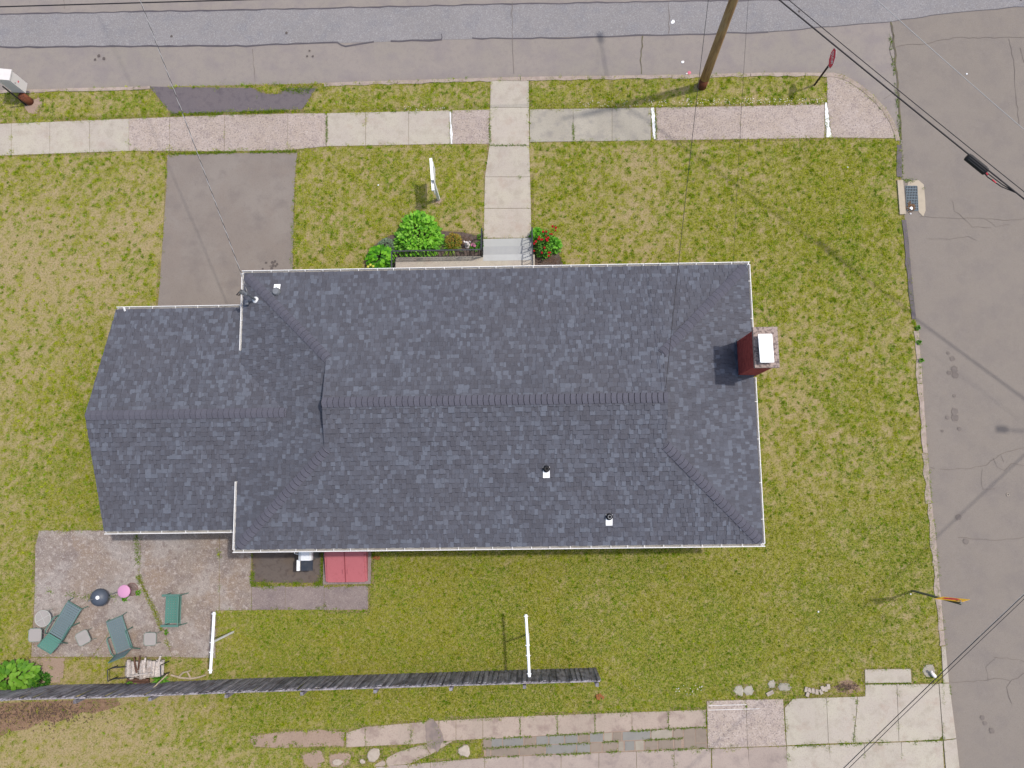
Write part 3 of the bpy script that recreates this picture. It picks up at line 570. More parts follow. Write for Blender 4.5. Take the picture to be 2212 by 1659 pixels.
def shingle(pieces3, eave_a, eave_b, up3):
    """pieces3: convex 3-D polygons of one roof plane; eave_a->eave_b is its lower edge"""
    A = Vector(eave_a); u = (Vector(eave_b) - A); L = u.length; u.normalize(); v = Vector(up3) - A; v -= u * v.dot(u); v.normalize(); n = u.cross(v)
    polys = []
    for pc in pieces3:
        q = [((Vector(p) - A).dot(u), (Vector(p) - A).dot(v)) for p in pc]
        ar = sum(q[i][0] * q[(i + 1) % len(q)][1] - q[(i + 1) % len(q)][0] * q[i][1] for i in range(len(q)))
        polys.append(q if ar > 0 else q[::-1])
    umin = min(p[0] for q in polys for p in q); umax = max(p[0] for q in polys for p in q); vmax = max(p[1] for q in polys for p in q)
    ex = .143; nc = int(vmax / ex) + 1
    for c in range(nc):
        v0 = c * ex - .01 if c == 0 else c * ex; v1 = min((c + 1) * ex + .02, vmax); x = umin - R_.uniform(0, .3); raised = R_.random() < .5
        while x < umax:
            wd = R_.choice((.07, .09, .11, .13, .15, .18)) * R_.uniform(.9, 1.1); raised = not raised if R_.random() < .8 else raised
            dv = .014 if (raised and R_.random() < .5) else 0
            rect = [(x + .002, v0 - dv), (x + wd, v0 - dv), (x + wd, v1), (x + .002, v1)]; x += wd
            tn = tone(); rz = .013 if raised else 0.0
            for q in polys:
                pl = rect
                for i in range(len(q)):
                    pl = clip(pl, q[i], q[(i + 1) % len(q)])
                    if len(pl) < 3: break
                if len(pl) < 3: continue
                ar = abs(sum(pl[i][0] * pl[(i + 1) % len(pl)][1] - pl[(i + 1) % len(pl)][0] * pl[i][1] for i in range(len(pl)))) / 2
                if ar < .0004: continue
                hh = lambda p: .013 * (1 - min(1, max(0, (p[1] - v0) / (v1 - v0)))) + rz + .002
                m = len(pl)
                top = [A + u * p[0] + v * p[1] + n * hh(p) for p in pl]; bot = [A + u * p[0] + v * p[1] - n * .004 for p in pl]
                fs = [tuple(range(m, 2 * m))] + [(i, (i + 1) % m, m + (i + 1) % m, m + i) for i in range(m)]; vs = bot + top; cs = [tn] * (2 * m)
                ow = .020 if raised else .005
                for i in range(m):          # dark cut edge along the lower side, widened into a painted shadow band
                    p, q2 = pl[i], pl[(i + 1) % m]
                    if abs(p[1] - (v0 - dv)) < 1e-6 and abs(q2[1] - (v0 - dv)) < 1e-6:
                        k0 = len(vs); vs = vs + [top[i], top[(i + 1) % m], A + u * q2[0] + v * (q2[1] - ow) + n * .0015, A + u * p[0] + v * (p[1] - ow) + n * .0015]; cs = cs + [EDGE_SHADE] * 4; fs = fs + [(k0 + 3, k0 + 2, k0 + 1, k0)]
                PIECES.append((ar, vs, fs, cs))
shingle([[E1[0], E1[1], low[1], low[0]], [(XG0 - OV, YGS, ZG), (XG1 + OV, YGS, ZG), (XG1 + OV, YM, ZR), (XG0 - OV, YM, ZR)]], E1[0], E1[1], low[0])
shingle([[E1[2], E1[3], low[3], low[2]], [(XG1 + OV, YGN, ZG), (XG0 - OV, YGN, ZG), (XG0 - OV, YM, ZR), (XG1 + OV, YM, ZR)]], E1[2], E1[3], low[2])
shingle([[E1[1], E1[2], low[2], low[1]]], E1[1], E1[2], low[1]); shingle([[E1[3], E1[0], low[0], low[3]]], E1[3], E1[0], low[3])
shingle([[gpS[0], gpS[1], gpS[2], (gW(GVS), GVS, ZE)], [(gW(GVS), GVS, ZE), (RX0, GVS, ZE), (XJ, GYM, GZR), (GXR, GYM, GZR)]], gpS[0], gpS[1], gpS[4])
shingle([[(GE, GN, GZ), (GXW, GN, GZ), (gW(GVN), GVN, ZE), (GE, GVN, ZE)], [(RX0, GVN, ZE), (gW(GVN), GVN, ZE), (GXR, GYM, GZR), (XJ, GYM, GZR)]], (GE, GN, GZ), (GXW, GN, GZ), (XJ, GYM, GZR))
PIECES.sort(key=lambda p: -p[0])
def in_chim(p): return 6.4 < p[1][0].x and 3.2 < p[1][0].y < 4.4
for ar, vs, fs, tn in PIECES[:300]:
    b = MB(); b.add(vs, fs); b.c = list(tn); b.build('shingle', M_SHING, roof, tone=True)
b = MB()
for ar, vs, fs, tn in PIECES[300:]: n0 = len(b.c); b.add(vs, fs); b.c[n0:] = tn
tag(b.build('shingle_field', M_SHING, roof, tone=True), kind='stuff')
# ---- ridge and hip caps
def caps(a, b, s1, s2, wd=.155, ex=.17, lift=.012):
    a, b = Vector(a), Vector(b); d = b - a; L = d.length; d.normalize(); s1 = Vector(s1).normalized(); s2 = Vector(s2).normalized()
    up = Vector((0, 0, 1)); k = int(L / ex)
    for i in range(k + 1):
        t0 = i * ex; t1 = min(t0 + ex + .03, L); vs = []
        if t1 - t0 < .02: continue
        for (t, h) in ((t0, .042), (t1, .012)):
            p = a + d * t + up * (lift + h); bow = .02 if t == t0 else .02
            for (s, r, q) in ((s1, wd, 0), (s1, wd * .45, .006), (None, 0, .004), (s2, wd * .45, .006), (s2, wd, 0)):
                pt = p + (s * r if s else Vector((0, 0, 0))) + up * q; pt -= d * (bow * (1 - (r / wd) ** 2) - bow); vs.append(pt)
        vs += [p - up * .036 - d * .026 for p in vs[:5]] + list(vs[:5])
        fs = [(j, j + 1, j + 6, j + 5) for j in range(4)] + [(10 + j, 11 + j, 16 + j, 15 + j) for j in range(4)]
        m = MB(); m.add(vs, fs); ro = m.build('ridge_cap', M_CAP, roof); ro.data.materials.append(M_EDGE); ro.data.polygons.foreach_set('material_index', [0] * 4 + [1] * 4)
dS = (0, -1, -SL); dN = (0, 1, -SL); dW = (-1, 0, -SL); dE = (1, 0, -SL)
def perp(dirv, line):
    dirv = Vector(dirv); l = Vector(line).normalized(); return dirv - l * dirv.dot(l)
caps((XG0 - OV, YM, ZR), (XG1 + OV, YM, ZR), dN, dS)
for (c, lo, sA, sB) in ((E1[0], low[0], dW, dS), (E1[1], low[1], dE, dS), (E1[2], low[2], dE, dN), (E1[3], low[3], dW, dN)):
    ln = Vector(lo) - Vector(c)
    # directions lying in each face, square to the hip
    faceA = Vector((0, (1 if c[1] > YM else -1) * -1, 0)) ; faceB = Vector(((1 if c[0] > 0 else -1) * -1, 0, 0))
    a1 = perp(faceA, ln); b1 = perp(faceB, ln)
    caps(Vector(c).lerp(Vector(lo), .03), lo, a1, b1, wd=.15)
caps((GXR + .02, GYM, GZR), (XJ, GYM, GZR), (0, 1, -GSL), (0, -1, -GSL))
# ---- gutters with straps
def gutter(a, b, outn, space=.56, z=ZE, name='gutter', s0=None):
    a, b, n = Vector(a), Vector(b), Vector(outn); d = (b - a); L = d.length; d.normalize()
    m = MB(); up = Vector((0, 0, 1)); top = z - .03
    prof = [(0.0, top - .0), (0.0, top - .11), (.075, top - .11), (.098, top - .05), (.10, top), (.082, top), (.080, top - .048), (.07, top - .10), (.012, top - .10), (.012, top + .0)]
    k = len(prof); vs = [];
    for p in (a, b):
        for (r, zz) in prof: vs.append(Vector((p.x, p.y, zz)) + n * r)
    m.add(vs, [(i, (i + 1) % k, k + (i + 1) % k, k + i) for i in range(k)] + [tuple(range(k))[::-1], tuple(range(k, 2 * k))])
    g = m.build(name, M_GUT, house)
    t = s0 if s0 is not None else space * .6
    while t < L - .05:
        q = MB(); p = Vector((a.x, a.y, top + .004)) + d * t; q.bar(p + n * .005, p + n * .095, .016, .008); q.build('gutter_strap', M_GUT, g); t += space * R_.uniform(.9, 1.12)
    ln = MB(); p, q2 = a + d * .02, b - d * .02
    ln.add([Vector((p.x, p.y, top - .097)) + n * .014, Vector((p.x, p.y, top - .097)) + n * .068, Vector((q2.x, q2.y, top - .097)) + n * .068, Vector((q2.x, q2.y, top - .097)) + n * .014], [(0, 1, 2, 3)])
    ln.build('gutter_bed', M_GUTIN, g); return g
gutter((RX0 - .1, RY1, 0), (RX1 + .1, RY1, 0), (0, 1, 0)); gutter((RX0 - .1, RY0, 0), (RX1 + .1, RY0, 0), (0, -1, 0))
gutter((RX1, RY0 - .0, 0), (RX1, 3.25, 0), (1, 0, 0), 1.2); gutter((RX1, 4.38, 0), (RX1, RY1, 0), (1, 0, 0), 1.2)
gutter((RX0, RY1, 0), (RX0, 4.345, 0), (-1, 0, 0), 1.2, s0=.35); gutter((RX0, .254, 0), (RX0, RY0, 0), (-1, 0, 0), 1.2)
gutter((GXW - .02, GN, 0), (RX0 - .11, GN, 0), (0, 1, 0), .72, GZ); gutter((GXW - .02, GS, 0), (RX0 - .11, GS, 0), (0, -1, 0), .74, GZ)
for (x, y, z) in ((X1 - .3, Y0 + .08, 2.85), (X0 + .2, Y1 - .1, 2.85), (GXW + .3, GN + .04, 2.55)):
    m = MB(); sy = 1 if y > 2 else -1
    m.tube([(x, y, z), (x, y - sy * .3, z - .25), (x, y - sy * .46, z - .4), (x, y - sy * .46, .12), (x, y - sy * .3, .05)], .035, 8); m.build('downspout', M_GUT, house)
# ---- chimney
CX0, CX1, CY0, CY1, CZ0, CZ1 = 6.54, 7.02, 3.29, 4.34, 0.0, 5.02
chim = MB(); chim.prism([(CX0 + .012, CY0 + .012), (CX1 + .10, CY0 + .012), (CX1 + .10, CY1 - .012), (CX0 + .012, CY1 - .012)], 0, 5.0) ; CXB = CX1 + .112
chimney = chim.build('chimney', M_MORTAR, house)
bz = 3.0; course = 0
bricks = {}
def brick(c, sz):
    key = (round(sz[0], 3), round(sz[1], 3))
    if key not in bricks: bricks[key] = MB().box((0, 0, 0), (sz[0], sz[1], .058)).mesh('brick', M_BRICK)
    o = bpy.data.objects.new('brick', bricks[key]); o.location = c; link(o, chimney)
    o.matrix_parent_inverse = Matrix.Identity(4); WM[o] = Matrix.Translation(c)
low_b = MB(); z = 0.05
while z < 4.99:
    off = (course % 2) * .105; course += 1
    for (ax, fixed, lo_, hi_) in (('y', CX0 + .012, CY0, CY1), ('x', CY0 + .012, CX0 + .025, CXB), ('x', CY1 - .012, CX0 + .025, CXB), ('y', CXB - .012, CY0 + .025, CY1 - .025)):
        t = lo_ - off
        while t < hi_ - .02:
            a, e = max(t, lo_), min(t + .2, hi_); t += .21
            if e - a < .03: continue
            mid = (a + e) / 2; c = (fixed, mid, z) if ax == 'y' else (mid, fixed, z); sz = (.025, e - a, .058) if ax == 'y' else (e - a, .025, .058)
            seen = (fixed == CX0 + .012 and z > 3.1) or (fixed == CY0 + .012 and z > 2.4)
            if seen: brick(c, sz)
            else: low_b.box(c, sz)
    z += .069
tag(low_b.build('brickwork', M_BRICK, chimney), kind='stuff')
m = MB(); m.box(((CX0 + CXB) / 2, (CY0 + CY1) / 2, 5.06), (CXB - CX0 + .1, CY1 - CY0 + .12, .12)); cap = m.build('cap', M_CAPST, chimney)
m = MB(); m.box((6.77, 3.76, 5.2), (.24, .62, .16)); m.build('flue', M_CAPST, cap)
m = MB(); m.prism([(6.585, 3.36), (6.60, 3.345), (6.955, 3.345), (6.97, 3.36), (6.955, 4.14), (6.94, 4.155), (6.58, 4.155), (6.565, 4.14)], 5.28, 5.33); m.build('flue_cover', M_WHITEB, cap)
m = MB()
def zE(x): return ZE + SL * (RX1 - x)
yy = CY0 - .05
while yy < CY1 - .02:
    m.box((CX0 - .035 + R_.uniform(-.02, .02), yy + .09, zE(CX0 - .03) + .03), (.09, .17, .02), Matrix.Rotation(math.atan(SL) + R_.uniform(-.2, .2), 3, 'Y') @ Matrix.Rotation(R_.uniform(-.2, .2), 3, 'Z')); yy += .17
for y in (CY0 - .015, CY1 + .015): m.bar((CX0 - .03, y, zE(CX0) + .05), (RX1, y, ZE + .06), .02, .1)
m.build('flashing', M_FLASH, chimney)
# ---- roof vents and service mast
def on_plane(F, fn):
    z = 3.4
    for _ in range(25): p = at(*F, z); z = fn(p)
    return at(*F, z)
zS = lambda p: ZE + SL * (p.y - RY0); zN = lambda p: ZE + SL * (RY1 - p.y); zW = lambda p: ZE + SL * (p.x - RX0)
def vent(F, fn, sgn, rr=.055, hh=.22, collar=True, inner=M_BLACK):
    p = on_plane(F, fn); tilt = Matrix.Rotation(math.atan(SL) * -sgn, 3, 'X')
    m = MB(); m.box(p + Vector((0, sgn * .10, 0)) + Vector((0, 0, .042 - SL * .10)), (.2, .34, .012), tilt); v = m.build('vent_flashing', M_WHITEB, roof)
    m = MB(); m.lathe(p, [(rr + .05, .0), (rr + .05, .07), (rr + .035, .1), (rr + .008, .14)], 18); m.build('boot', M_GREY if not collar else M_RUBBER, v)
    m = MB(); m.lathe(p, [(rr, 0), (rr, hh), (rr - .012, hh), (rr - .014, .04), (.001, .04)], 18); m.build('pipe', inner, v)
vent((1180, 1013), zS, -1); vent((1315.5, 1116), zS, -1, inner=M_GREY); vent((598, 631), zN, 1, .085, .12, False, M_BLACK)
mp = on_plane((552.5, 648), zW); mast = MB(); top = mp + Vector((0, 0, .72)); mast.tube([mp - Vector((0, 0, .1)), top], .04, 12); mo = mast.build('service_mast', M_GREY, house)
m = MB(); m.lathe(mp, [(.11, .0), (.1, .03), (.05, .08)], 16); m.build('boot', M_WHITE, mo)
m = MB(); m.tube([top - Vector((.0, 0, .02)), top + Vector((-.02, .01, .08)), top + Vector((-.1, .03, .12)), top + Vector((-.2, .06, .04))], [.05, .075, .08, .05], 12); m.build('weatherhead', M_GREY, mo)
m = MB(); m.box(mp + Vector((-.25, -.1, .08)), (.11, .14, .1)); m.tube([mp + Vector((-.25, -.1, .08)), mp + Vector((0, 0, .3))], .012, 6); m.build('bracket', M_GREY, mo)
m = MB(); m.tube([top + Vector((-.2, .06, .02)), top + Vector((-.33, .03, -.2)), top + Vector((-.36, .0, -.05)), top + Vector((-.22, .16, -.05)), top + Vector((-.06, .1, -.04))], .018, 6); m.build('service_cable', M_CABLE, mo)
DROP_END = top + Vector((-.03, .1, -.06))
# ---- bulkhead hatch
HX0, HX1 = at(702, 1200, .3).x, at(792, 1200, .3).x; HYB, HYF = Y0 + .6, at(745, 1256, .12).y
hatch = empty('cellar_hatch', ((HX0 + HX1) / 2, (HYB + HYF) / 2, 0), 'sloping red steel cellar hatch with two doors against the rear wall', 'hatch')
z0h, z1h = .62, .13; HARD.append([(HX0 - .12, HYF - .1), (HX1 + .1, HYF - .1), (HX1 + .1, HYB), (HX0 - .12, HYB)])
m = MB(); m.prism([(HX0 - .12, HYF - .1), (HX1 + .1, HYF - .1), (HX1 + .1, HYB), (HX0 - .12, HYB)], -.05, .05); m.build('curb', M_PATH, hatch)
zh = lambda y: z1h + (z0h - z1h) * (y - HYF) / (HYB - HYF)
m = MB(); m.add([(HX0, HYF, .05), (HX1, HYF, .05), (HX1, HYB, .05), (HX0, HYB, .05), (HX0, HYF, zh(HYF)), (HX1, HYF, zh(HYF)), (HX1, HYB, zh(HYB)), (HX0, HYB, zh(HYB))], [(0, 1, 5, 4), (1, 2, 6, 5), (3, 0, 4, 7), (4, 5, 6, 7)]); m.build('frame', M_HATCH, hatch)
hm = (HX0 + HX1) / 2 - .02
for (xa, xb) in ((HX0 + .07, hm - .006), (hm + .006, HX1 - .07)):
    m = MB(); ya, yb = HYF - .02, HYB; q = [(xa, ya, zh(ya) + .01), (xb, ya, zh(ya) + .01), (xb, yb, zh(yb) + .01), (xa, yb, zh(yb) + .01)]; m.add(q + [(x, y, z + .035) for x, y, z in q], [(4, 5, 6, 7), (0, 1, 5, 4), (1, 2, 6, 5), (2, 3, 7, 6), (3, 0, 4, 7)])
    dd = m.build('door', M_HATCH, hatch)
    h = MB(); h.tube([(hm + (.08 if xa > hm - .1 else -.08), ya + .3, zh(ya + .3) + .05), (hm + (.08 if xa > hm - .1 else -.08), ya + .3, zh(ya + .3) + .08), (hm + (.08 if xa > hm - .1 else -.08), ya + .42, zh(ya + .42) + .08), (hm + (.08 if xa > hm - .1 else -.08), ya + .42, zh(ya + .42) + .05)], .008, 6); h.build('handle', M_HATCH, dd)
m = MB(); m.bar((hm, HYF - .02, zh(HYF) + .05), (hm, HYB, zh(HYB) + .05), .03, .012); m.build('seam_strip', mat('hatch_seam', C(158, 74, 80), [], .7), hatch)
# ---- front porch, steps, railings
PZ = .5
px0, px1, pyf = at(853, 557, PZ).x, at(1155, 557, PZ).x, at(950, 553.5, PZ).y
porch = empty('porch', ((px0 + px1) / 2, pyf - .4, 0), 'beige concrete porch landing with three pale grey steps at the front walk', 'porch')
m = MB(); m.prism([(px0, pyf), (px1, pyf), (px1, Y1 - .6), (px0, Y1 - .6)], -.05, PZ); m.build('landing', M_CONC, porch); HARD.append([(px0, pyf), (px1, pyf), (px1, Y1 - .6), (px0, Y1 - .6)])
sx0, sx1 = at(1044, 530, .3).x, at(1148, 530, .3).x
y_s1 = at(1095, 515, .17).y; y_s2 = at(1095, 531.5, .34).y
for ya, yb, z, M_STEP in ((y_s1, y_s2, .165, mat('step_grey_worn', C(196, 197, 194), [(3, .45, .7, C(206, 206, 204), .6)], .8)), (y_s2, pyf + .001, .33, mat('step_grey_dull', C(186, 187, 187), [(3, .45, .7, C(196, 196, 194), .6)], .8))):
    m = MB(); m.prism([(sx0, yb - .0), (sx1, yb), (sx1, ya), (sx0, ya)], -.04, z); m.build('step', M_STEP, porch)
m = MB(); m.prism([(sx0, pyf - .2), (sx1, pyf - .2), (sx1, pyf + .02), (sx0, pyf + .02)], PZ - .03, PZ + .006); m.build('step', MATS['step_grey'], porch)
HARD.append([(sx0, y_s1), (sx1, y_s1), (sx1, pyf), (sx0, pyf)])
def railing(pts, name, label, h=.85, ornament=None, slope_end=None):
    r = empty(name, pts[0], label, 'railing', 'iron porch railings')
    P = [Vector(p) for p in pts]; up = Vector((0, 0, h))
    m = MB()
    for a, b_ in zip(P[:-1], P[1:]): m.bar(a + up, b_ + up, .045, .02)
    m.build('top_rail', M_IRON, r)
    m = MB()
    for a, b_ in zip(P[:-1], P[1:]): m.bar(a + Vector((0, 0, .09)), b_ + Vector((0, 0, .09)), .02, .02)
    m.build('bottom_rail', M_BLACK, r)
    for p in P: m = MB(); m.bar(p, p + up, .03, .03, (1, 0, 0)); m.build('post', M_BLACK, r)
    for a, b_ in zip(P[:-1], P[1:]):
        n = int((b_ - a).length / .125)
        for i in range(1, n):
            p = a.lerp(b_, i / n); m = MB(); m.bar(p + Vector((0, 0, .09)), p + up, .02, .02, (1, 0, 0)); m.build('baluster', M_BLACK, r)
    for (s, f) in ornament or []:
        c = P[s].lerp(P[s + 1], f) + Vector((0, 0, h * .55)); d = (P[s + 1] - P[s]).normalized(); m = MB()
        for sg in (-1, 1):
            for sv in (-1, 1): m.tube([c + d * sg * (.01 + .08 * math.sin(t)) + Vector((0, 0, sv * (.02 + .2 * t / 3.14))) for t in np.linspace(0, 3.14, 9)], .008, 5)
        m.tube([c + d * .06 * math.cos(t) + Vector((0, 0, .06 * math.sin(t))) for t in np.linspace(0, 6.28, 13)], .008, 5); m.build('scroll', M_BLACK, r)
    return r
pw = px0 + .03; pe = sx0 - .02
railing([(pw, Y1 - .62, PZ), (pw, pyf - .04, PZ), (pe, pyf - .04, PZ)], 'porch_railing', 'black iron railing with scrolls along the front of the porch landing', .82, [(1, .33), (1, .78)])
railing([(pe + .0, pyf - .03, PZ), (pe, y_s1 + .12, .1)], 'porch_railing', 'short sloping black iron stair railing beside the white statue bed', .84)
pr = sx1 + .02
railing([(pr, Y1 - .62, PZ), (pr, pyf - .02, PZ), (pr, y_s1 + .12, .1)], 'porch_railing', 'black iron railing beside the red rose bush', .84)

# ================================================================== STREET FURNITURE
def shadow_caster(F, h):
    """plan point at height h whose sun shadow falls at F on the road"""
    p = at(*F, ROADZ); return p + SUNV * ((h - ROADZ) / SUNV.z)
def utility_pole(base, H, label, lean=(0, 0), r=.165, arm=True):
    t = empty('utility_pole', base, label, 'pole', 'wooden utility poles'); b = Vector(base)
    m = MB(); zs = [z for z in (0.55, 2, 4, 6, 8) if z < H - .2] + [H]; m.tube([b + Vector((lean[0] * z, lean[1] * z, z)) for z in zs], [r * (1 - .03 * z) for z in zs], 14); m.build('shaft', M_POLE, t, True)
    m = MB(); m.tube([b + Vector((0, 0, -.1)), b + Vector((lean[0] * .55, lean[1] * .55, .55))], [r * 1.03, r * .985], 14); m.build('pole_butt', M_POLEB, t, True)
    if not arm: return t
    m = MB(); m.bar(b + Vector((lean[0] * (H - .6) - 1.1, lean[1] * (H - .6) - .2, H - .6)), b + Vector((lean[0] * (H - .6) + 1.1, lean[1] * (H - .6) + .2, H - .6)), .1, .12); m.build('crossarm', M_POLE, t)
    return t
def lamp(t, pb, h, tip):
    m = MB(); a = Vector((pb[0], pb[1], h + .1)); tip = Vector(tip); m.tube([a, a.lerp(tip, .5) + Vector((0, 0, .12)), tip], .03, 8); arm = m.build('lamp_arm', M_GREY, t)
    d = (tip - a); d.z = 0; d.normalize(); m = MB(); q = tip + d * .12; M = Matrix.Rotation(math.atan2(d.y, d.x), 3, 'Z'); m.box(q, (.42, .24, .1), M, taper=.7); m.build('lamp_head', M_GREY, arm)
EPB = at(1516, 187, 0)
ep = utility_pole(EPB, 9.6, 'weathered wooden utility pole in the verge beside the stop sign', (-.02, .04))
lamp(ep, EPB, 7.0, shadow_caster((1297, 88), 7.0))
E2B = at(2712, 825, 4.95); E2B.z = 0; e2 = utility_pole(E2B, 6.9, 'wooden utility pole across the side street, lamp arm over the road', arm=False); lamp(e2, E2B, 6.6, shadow_caster((2170, 928), 6.6))
WPB = at(64, 222, 0)
cA, cB = at(59.5, 180.5, .45), at(55.5, 201, .45)
cab = empty('equipment_cabinet', WPB, 'white metal equipment cabinet on a brown wooden post at the left edge', 'cabinet')
m = MB(); m.tube([WPB + Vector((.02, .03, -.1)), WPB + Vector((-.02, .05, .44))], [.15, .145], 14); m.build('post', M_POLEB, cab, True)
m = MB(); m.tube([WPB + Vector((-.12, -.1, .0)), WPB + Vector((-.14, -.06, .5)), WPB + Vector((-.2, .0, 1.2))], .025, 8); m.build('riser_cable', M_CABLE, cab)
dv = (cB - cA).normalized(); nv = Vector((dv.y, -dv.x, 0)); nv = nv if nv.x < 0 else -nv; wA = [cA, cB, cB + nv * .5, cA + nv * .5]
m = MB(); m.prism([(p.x, p.y) for p in wA], .45, 1.36); m.build('body', M_BOX, cab)
m = MB(); q = [cA - dv * .02 - nv * .03, cB + dv * .02 - nv * .03, cB + dv * .02 + nv * .53, cA - dv * .02 + nv * .53]; m.prism([(p.x, p.y) for p in q], 1.36, 1.40); m.build('lid', M_BOX, cab)
m = MB(); c0 = (cA + cB) / 2 - nv * .004; m.bar(c0 + Vector((0, 0, .45)), c0 + Vector((0, 0, .5)), .06, .006, nv); m.build('label_plate', M_RED, cab)
m = MB(); m.lathe(cA.lerp(cB, .85) + Vector((0, 0, .62)) - nv * .01, [(.001, -.02), (.018, 0), (.001, .02)], 8); m.build('latch', M_BLACK, cab)
# stop sign
SB = at(1759, 184, 0); stop = empty('stop_sign', SB, 'red octagonal stop sign with white lettering on a dark post at the corner', 'sign')
m = MB(); m.bar(SB + Vector((0, 0, -.1)), SB + Vector((.02, 0, 1.9)), .06, .04, (1, 0, 0)); m.build('post', M_POSTB, stop)
fdir = Vector((-1, .12, .0)).normalized(); side = Vector((0, 0, 1)).cross(fdir).normalized(); sc = Vector((SB.x, SB.y, 1.8)) + fdir * .04
def plate(c, f, s, pts, th, name, m_, par):
    up = f.cross(s) if f.cross(s).z > 0 else -f.cross(s); v = [c + s * p[0] + up * p[1] for p in pts]; n = len(v); mb = MB()
    mb.add([p for p in v] + [p + f * th for p in v], [tuple(range(n))[::-1], tuple(range(n, 2 * n))] + [(i, (i + 1) % n, n + (i + 1) % n, n + i) for i in range(n)]); return mb.build(name, m_, par)
octo = lambda r: [(r * math.cos(math.pi / 8 + k * math.pi / 4), r * math.sin(math.pi / 8 + k * math.pi / 4)) for k in range(8)]
sp_ = plate(sc, fdir, side, octo(.345), .004, 'border', M_SIGNW, stop); pl = plate(sc + fdir * .0045, fdir, side, octo(.325), .002, 'face', M_RED, stop)
tc = bpy.data.curves.new('lettering', 'FONT'); tc.body = 'STOP'; tc.align_x = 'CENTER'; tc.align_y = 'CENTER'; tc.size = .235; tc.extrude = .001; tc.offset = .004
to = bpy.data.objects.new('tmp', tc); col.objects.link(to); dg = bpy.context.evaluated_depsgraph_get(); tm = bpy.data.meshes.new_from_object(to.evaluated_get(dg)); bpy.data.objects.remove(to)
upv = Vector((0, 0, 1)); xv = upv.cross(fdir).normalized()
M4 = Matrix((xv, upv, fdir)).transposed().to_4x4(); M4.translation = sc + fdir * .009; tm.transform(M4 @ Matrix.Diagonal((.82, 1.2, 1, 1))); tm.name = 'lettering'; tm.materials.clear(); tm.materials.append(M_SIGNW)
link(bpy.data.objects.new('lettering', tm), stop)
# yellow warning sign
WB = at(1971.5, 1275, 0); ws = empty('warning_sign', WB, 'yellow diamond warning sign with red octagon symbol on a grey green post', 'sign')
m = MB()
for o in ((-.03, 0), (.03, 0)): m.bar(WB + Vector((o[0], o[1], -.1)), WB + Vector((o[0], o[1], 2.95)), .014, .05, (1, 0, 0))
m.bar(WB + Vector((0, -.02, -.1)), WB + Vector((0, -.02, 2.95)), .06, .012, (1, 0, 0)); m.build('post', M_POST, ws)
f2 = Vector((.03, 1, .0)).normalized(); s2 = f2.cross(upv).normalized(); wc = Vector((WB.x, WB.y, 2.45)) + f2 * .05
dia = lambda r: [(r, 0), (0, r), (-r, 0), (0, -r)]
plate(wc, f2, s2, dia(.54), .004, 'panel', M_SIGNY, ws); plate(wc + f2 * .005 + Vector((0, 0, -.06)), f2, s2, octo(.24), .002, 'stop_symbol', M_RED, ws)
plate(wc + f2 * .005 + Vector((0, 0, .3)), f2, s2, [(-.03, -.1), (.03, -.1), (.03, .02), (.08, .02), (0, .12), (-.08, .02), (-.03, .02)], .002, 'arrow', M_BLACK, ws)
m = MB(); m.tube([wc + Vector((0, -.07, .46)), wc + Vector((0, .03, .46))], .03, 8); m.build('bolt', M_GREY, ws)
# real-estate sign post
RB = at(948, 431, 0); rs = empty('sign_post', RB, 'white post with a horizontal arm and hanging panel on the front lawn', 'sign')
m = MB(); m.bar(RB + Vector((0, 0, -.1)), RB + Vector((0, 0, 1.95)), .09, .09, (1, 0, 0)); m.build('post', M_WHITEB, rs)
a, b_ = at(940.5, 412, 1.72), at(935.5, 342.5, 1.72); ay = RB.x
m = MB(); m.bar((ay, a.y, 1.72), (ay + (b_.x - a.x), b_.y, 1.72), .09, .09); arm = m.build('arm', M_WHITEB, rs)
m = MB(); m.box((ay + .01, RB.y - .06, 1.77), (.06, .1, .02)); m.build('bracket', M_GREY, rs)
m = MB(); m.box((ay - .03, (a.y + b_.y) / 2 + .05, 1.27), (.02, .95, .64)); pn = m.build('hanging_panel', M_WHITE, rs)
for dy in (-.25, .25): m = MB(); m.tube([(ay, (a.y + b_.y) / 2 + .05 + dy, 1.56), (ay, (a.y + b_.y) / 2 + .05 + dy, 1.69)], .006, 6); m.build('hook', M_GREY, pn)
# clothes line posts
def tpost(base, F0, F1, h, label):
    t = empty('clothesline_post', base, label, 'post', 'white clothesline posts'); b = Vector(base); A, B = at(*F0, h), at(*F1, h); x = b.x
    m = MB(); m.tube([b + Vector((0, 0, -.1)), Vector((b.x, b.y, h))], .035, 10); m.build('post', M_WHITE, t)
    c = (A + B) / 2; sh = Vector((b.x, b.y, h)) ; m = MB(); m.tube([A, A.lerp(B, .5) + Vector((.004, 0, 0)), B], .045, 10); br = m.build('crossbar', M_WHITEB, t)
    for f in (.03, .5, .66, .95): p = A.lerp(B, f); m = MB(); m.tube([p + Vector((-.07, 0, .02)), p + Vector((.07, 0, .02))], .016, 6); m.build('hook', M_WHITE, br)
tpost(at(504, 1365, 0), (462.5, 1322), (454.5, 1454), 1.74, 'white T shaped clothesline post at the patio edge')
tpost(at(1141.5, 1369, 0), (1136, 1327), (1143.5, 1462), 1.82, 'white T shaped clothesline post overlapping the wooden fence')
